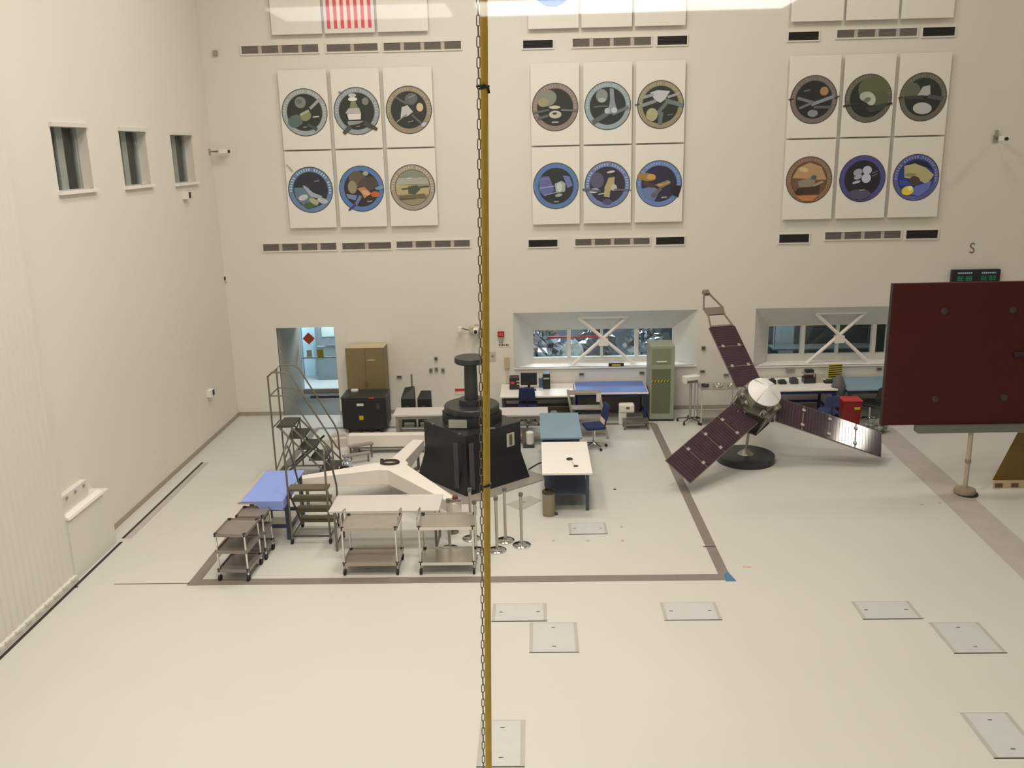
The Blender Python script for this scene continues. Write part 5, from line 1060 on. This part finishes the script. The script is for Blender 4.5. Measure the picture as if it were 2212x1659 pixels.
# ------------------------------------------------------------ spacecraft model
HUB = Vector((4.55, 18.05, 1.29))
E1 = Vector((-0.24, 0.72, 0.65)).normalized(); NN = Vector((0.21, -0.61, 0.76)).normalized(); NN = (NN-E1*NN.dot(E1)).normalized(); E2 = NN.cross(E1)
sc = thing('spacecraft_model', 'model spacecraft with three dark solar wings and white dish on a round black stand', 'model', (HUB.x, HUB.y, 0))
L2 = Matrix.Identity(4)
for i in range(3): L2[i][0] = E1[i]; L2[i][1] = E2[i]; L2[i][2] = NN[i]
L2[2][3] = HUB.z
def wing(ang, r0, r1, nseg, boom=None, label=None):
    M_ = L2 @ Matrix.Rotation(ang, 4, 'Z'); hw = 0.325
    seg = (r1-r0)/nseg
    wg_ = MB().xf(M_); 
    wg_.box(r0, r1, -hw, hw, -0.02, -0.004)
    wo = wg_.build('solar_wing', SOLARL, sc)
    for k in range(nseg):
        a, b = r0+k*seg+0.015, r0+(k+1)*seg-0.015
        MB().xf(M_).box(a, b, -hw+0.015, hw-0.015, -0.004, 0.004).build('solar_panel', SOLAR, wo)
        if k:
            for s in (-0.6, 0.6): MB().xf(M_).box(a-0.05, a+0.02, s*hw-0.03, s*hw+0.03, 0.004, 0.02).build('hinge', GREYL, wo)
        ln = MB().xf(M_)
        for j in range(1, 8): ln.box(a+(b-a)*j/8-0.003, a+(b-a)*j/8+0.003, -hw+0.02, hw-0.02, 0.004, 0.0055)
        ln.build('cell_lines', SOLARC, wo)
    return M_
MA = wing(0, 0.42, 2.02, 3)
bm = MB().xf(MA)
for s in (-1, 1):
    bm.tube([(2.02, s*0.27, 0), (2.35, s*0.2, 0), (2.55, s*0.24, 0), (3.0, s*0.05, 0)], 0.022, 6)
bm.box(2.36, 2.56, -0.22, 0.22, -0.02, 0.02); bm.box(2.95, 3.06, -0.07, 0.07, -0.04, 0.04); bm.box(2.02, 2.06, -0.28, 0.28, -0.015, 0.015)
bm.build('sensor_boom', mat('boom paint', rgb(120, 108, 100), 0.5, noise=0.1), sc)
wing(math.radians(120), 0.42, 2.69, 4); wing(math.radians(-120), 0.42, 2.69, 4)
hexp = [(0.48*math.cos(math.radians(60*k)), 0.48*math.sin(math.radians(60*k))) for k in range(6)]
MB().xf(L2).prism(hexp, -0.54, -0.50).build('lower_deck', CHAR, sc)
MB().xf(L2).prism(hexp, 0.06, 0.10).build('upper_deck', GALV, sc)
MB().xf(L2).prism([(x*0.86, y*0.86) for x, y in hexp], -0.50, 0.06).build('body_core', mat('dark body blanket', rgb(72, 66, 58), 0.4, metal=0.3, noise=0.3, nscale=8, bump=0.5), sc)
for k in range(6):
    x, y = hexp[k]; x2, y2 = hexp[(k+1) % 6]
    MB().xf(L2).tube([(x*0.96, y*0.96, -0.50), (x*0.96, y*0.96, 0.06)], 0.014, 6).build('strut', GREYL, sc)
    if k % 2: MB().xf(L2).tube([(x*0.96, y*0.96, -0.50), (x2*0.96, y2*0.96, 0.06)], 0.012, 6).build('strut', GREYL, sc)
MB().xf(L2).prism([(x*0.5, y*0.5) for x, y in hexp], 0.10, 0.26).build('electronics_vault', mat('silver vault', rgb(170, 168, 164), 0.3, metal=0.7, noise=0.2, bump=0.3), sc)
for (x, y) in ((0.28, 0.2), (-0.1, 0.38), (0.3, -0.25), (-0.36, 0.1), (0.1, 0.38), (-0.3, -0.2)): MB().xf(L2 @ Matrix.Translation((x, y, 0.1))).lathe([(0.001, 0), (0.05, 0), (0.05, 0.1), (0.001, 0.12)], 10).build('thruster', CHROME, sc)
MB().xf(L2).lathe([(0.001, 0.55), (0.03, 0.54), (0.345, 0.375), (0.35, 0.36), (0.335, 0.35), (0.12, 0.26), (0.001, 0.26)], 48).build('dish_antenna', DISHM, sc, smooth=True)
ds = MB().xf(L2)
for a in (0.3, 0.36, 2.2, 3.9, 5.2):
    ds.add([(0.03*math.cos(a), 0.03*math.sin(a), 0.545), (0.345*math.cos(a-0.012), 0.345*math.sin(a-0.012), 0.379), (0.345*math.cos(a+0.012), 0.345*math.sin(a+0.012), 0.379)], [(0, 1, 2)])
ds.build('dish_seam', GALV, sc)
# pole and round stand (disc centre from its outline on the floor)
dc = az(1611, 994); DX, DYY = 4.37-HUB.x, 18.12-HUB.y
MB().tube([(DX, DYY, 0.16), (DX*0.6, DYY*0.6-0.0, 0.95)], 0.03, 12).build('stand_pole', GREYL, sc, smooth=True)
MB().lathe([(0.001, 0), (0.60, 0), (0.60, 0.14), (0.58, 0.15), (0.14, 0.15), (0.001, 0.15)], 64, (DX, DYY, 0)).build('stand_base', BLACKG, sc, smooth=True)
MB().lathe([(0.001, 0.15), (0.17, 0.151), (0.03, 0.26), (0.001, 0.26)], 24, (DX, DYY, 0)).build('pole_flange', GREYL, sc, smooth=True)
MB().add([(DX-0.09, DYY-0.17, 0.155), (DX+0.0, DYY-0.17, 0.155), (DX+0.02, DYY-0.04, 0.235), (DX-0.07, DYY-0.04, 0.235)], [(0, 1, 2, 3)]).build('placard', BOXW, sc)
# ------------------------------------------------------------ maroon board on its stand
YB_ = 16.1
p0, p1, p2 = ay(1928, 613, YB_), ay(1908, 917, YB_), ay(2212, 608, YB_)
bx0, bz1, bz0 = (p0.x+p1.x)/2, (p0.z+p2.z)/2, (p1.z+ay(2212, 917, YB_).z)/2
t = thing('maroon_panel_board', 'big dark maroon square panel held upright at the right edge', 'board', (bx0+1.35, YB_, 0))
MB().box(-1.35, 1.35, 0, 0.09, bz0, bz1).build('panel', MAROON, t, bevel=0.006)
MB().box(-1.365, -1.35, -0.005, 0.095, bz0, bz1).build('edge_trim', MAROONE, t)
for px, py in ((2040, 672), (2188, 669), (2020, 862), (2168, 858)):
    P_ = ay(px, py, YB_); bo = MB().lathe([(0.001, 0), (0.07, 0), (0.06, 0.03), (0.03, 0.04), (0.001, 0.04)], 12).build('mounting_boss', mat('boss', rgb(66, 50, 50), 0.5, noise=0.1), t); bo.location = (P_.x-t.location.x, 0, P_.z)
    bo.rotation_euler = (math.pi/2, 0, 0)
P_ = ay(2200, 765, YB_); MB().tube([(P_.x-t.location.x-0.1, -0.03, P_.z), (P_.x-t.location.x+0.2, -0.05, P_.z+0.02)], 0.05, 10).build('centre_knob', mat('boss2', rgb(50, 30, 30), 0.5, noise=0.1), t)
bz = ay(2095, 934, 16.05).z
MB().box(ay(1982, 930, 16.05).x-t.location.x, 2.6, -0.08, 0.12, bz, bz0).build('support_bar', mat('grey green bar', rgb(112, 116, 102), 0.5, noise=0.06), t)
q = az(2083, 1066); lx = q.x-t.location.x; ly = 16.1-YB_
MB().tube([(lx, 0, 0.1), (lx, 0, bz)], 0.042, 12).build('support_post', C(166, 156, 138), t, smooth=True)
MB().tube([(lx, 0, 0.62), (lx, 0, 0.68)], 0.055, 12).build('collar', C(130, 122, 108), t, smooth=True)
MB().lathe([(0.001, 0.02), (0.19, 0.02), (0.2, 0.04), (0.19, 0.1), (0.06, 0.13), (0.001, 0.13)], 20, (lx, 0, 0)).build('post_base', C(140, 128, 112), t, smooth=True)
MB().lathe([(0.001, 0), (0.2, 0), (0.19, 0.03), (0.001, 0.03)], 20, (lx+0.03, -0.03, 0)).build('rubber_foot', RUBBER, t)
MB().box(2.3, 2.5, -0.1, 0.2, 0, bz).build('support_post', C(166, 156, 138), t)
# gold film covered structure at the right edge
a0, a1 = az(2142, 1050), ay(2200, 935, 16.2)
t = thing('gold_film_shroud', 'gold film covered sloping shroud at right edge under the maroon board', 'shroud', (a0.x, a0.y, 0))
hx = ay(2198, 935, a0.y).x-a0.x; hz_ = ay(2198, 935, a0.y).z
MB().add([(0, 0, 0.12), (2.2, 0, 0.12), (2.2, 0, hz_), (hx, 0, hz_), (0.9, 1.2, 0.12), (2.2, 1.2, 0.12), (2.2, 1.2, hz_), (hx+0.9, 1.2, hz_)], [(0,1,2,3),(7,6,5,4),(0,3,7,4),(3,2,6,7),(2,1,5,6),(0,4,5,1)]).build('shroud', GOLD, t)
MB().prism([(-0.04, -0.12), (2.2, -0.12), (2.2, 1.2), (0.9, 1.2)], 0.0, 0.12).build('base_frame', C(176, 156, 128), t)
for k in range(3): MB().box(0.0+k*0.3, 0.14+k*0.3, -0.125, -0.12, 0.02, 0.1).build('dark_slot', C(90, 70, 52), t)
# ------------------------------------------------------------ hanging yellow cable and chain (just beyond the gallery glass)
YC = 2.6
ca, cb = ay(1045, 0, YC), ay(1055.5, 1659, YC)
dv = (ca-cb)/(ca.z-cb.z)
cab = thing('hanging_cable', 'yellow hoist pendant cable hanging in front of the whole view', 'cable', (cb.x, YC, 3.6))
def cpt(z): return (dv.x*(z-cb.z), 0, z-3.6)
rad = 7.9/FPX*YC*1.0
MB().tube([cpt(3.6), cpt(5.0), cpt(7.0), cpt(CEIL)], rad, 20).build('cable_jacket', YEL, cab, smooth=True)
for px, py, nm in ((1044, 189, 'cable_tie'), (1054, 1048, 'cable_tie')):
    z = ay(px, py, YC).z
    c_ = cpt(z)
    tb = MB(); n = 16
    tb.tube([(c_[0]+(rad+0.0015)*math.cos(2*math.pi*i/n), (rad+0.0015)*math.sin(2*math.pi*i/n), c_[2]+0.003*math.cos(2*math.pi*i/n)) for i in range(n)], 0.0035, 6, True)
    if py < 500:
        tb.tube([(c_[0]-rad-0.01, -0.005, c_[2]+0.003), (c_[0]-0.002, -rad-0.004, c_[2]+0.006), (c_[0]+rad, -0.006, c_[2]-0.003), (c_[0]+rad+0.002, -0.004, c_[2]-0.016)], 0.004, 6)
    tb.build(nm, BLACK, cab)
ha, hb = ay(1032.6, 0, YC), ay(1044.4, 1659, YC)
ch = thing('hanging_chain', 'thin tarnished link chain hanging beside the yellow cable', 'chain', (hb.x, YC, hb.z))
hd = (ha-hb).normalized(); L = (ha-hb).length+0.25
pitch = (ay(1035, 185, YC)-ay(1033, 95, YC)).length/4
def linkmesh():
    n = 8; hw, hl, r = 0.0043, pitch/2+0.0012, 0.0016
    pts = [(hw*math.cos(a), 0, (hl-hw)*(1)+hw*math.sin(a)) for a in [math.pi*i/n for i in range(n+1)]]+[(-hw*math.cos(a), 0, -(hl-hw)-hw*math.sin(a)) for a in [math.pi*i/n for i in range(n+1)]]
    return MB().tube(pts, r, 6, True)
first = None; nl = int(L/pitch)
for k in range(min(nl, 98)):
    s = -0.1+k*pitch
    if first is None: first = linkmesh().build('link', CHAINM, ch, smooth=True); o = first
    else: o = first.copy(); COL.objects.link(o); o.parent = ch
    o.location = hd*s; o.rotation_euler = (0, math.atan2(hd.x, hd.z), (0.25 if k % 2 else math.pi/2+0.25))
# gallery ceiling light seen mirrored in the viewing window
gl = thing('gallery_light', 'long fluorescent fixture of the viewing gallery behind the camera', 'lamp', (0.98, -8.15, 0))
TUBE = mat('lit diffuser', (1, 1, 1, 1), 0.5, emit=(1, 0.97, 0.93, 1), estr=9.0)
MB().box(-1.52, 1.52, -0.42, 0.42, 7.78, 7.88).build('housing', BOXW, gl)
MB().box(-1.48, 1.48, -0.38, 0.38, 7.76, 7.78).build('diffuser', TUBE, gl)
g2 = thing('gallery_light', 'dimmer short light fixture of the viewing gallery, left of the long one', 'lamp', (-1.6, -8.15, 0))
MB().box(-0.86, 0.86, -0.42, 0.42, 7.78, 7.88).build('housing', BOXW, g2)
MB().box(-0.82, 0.82, -0.38, 0.38, 7.76, 7.78).build('diffuser', mat('dim diffuser', (1, 1, 1, 1), 0.5, emit=(1, 0.97, 0.93, 1), estr=3.2), g2)
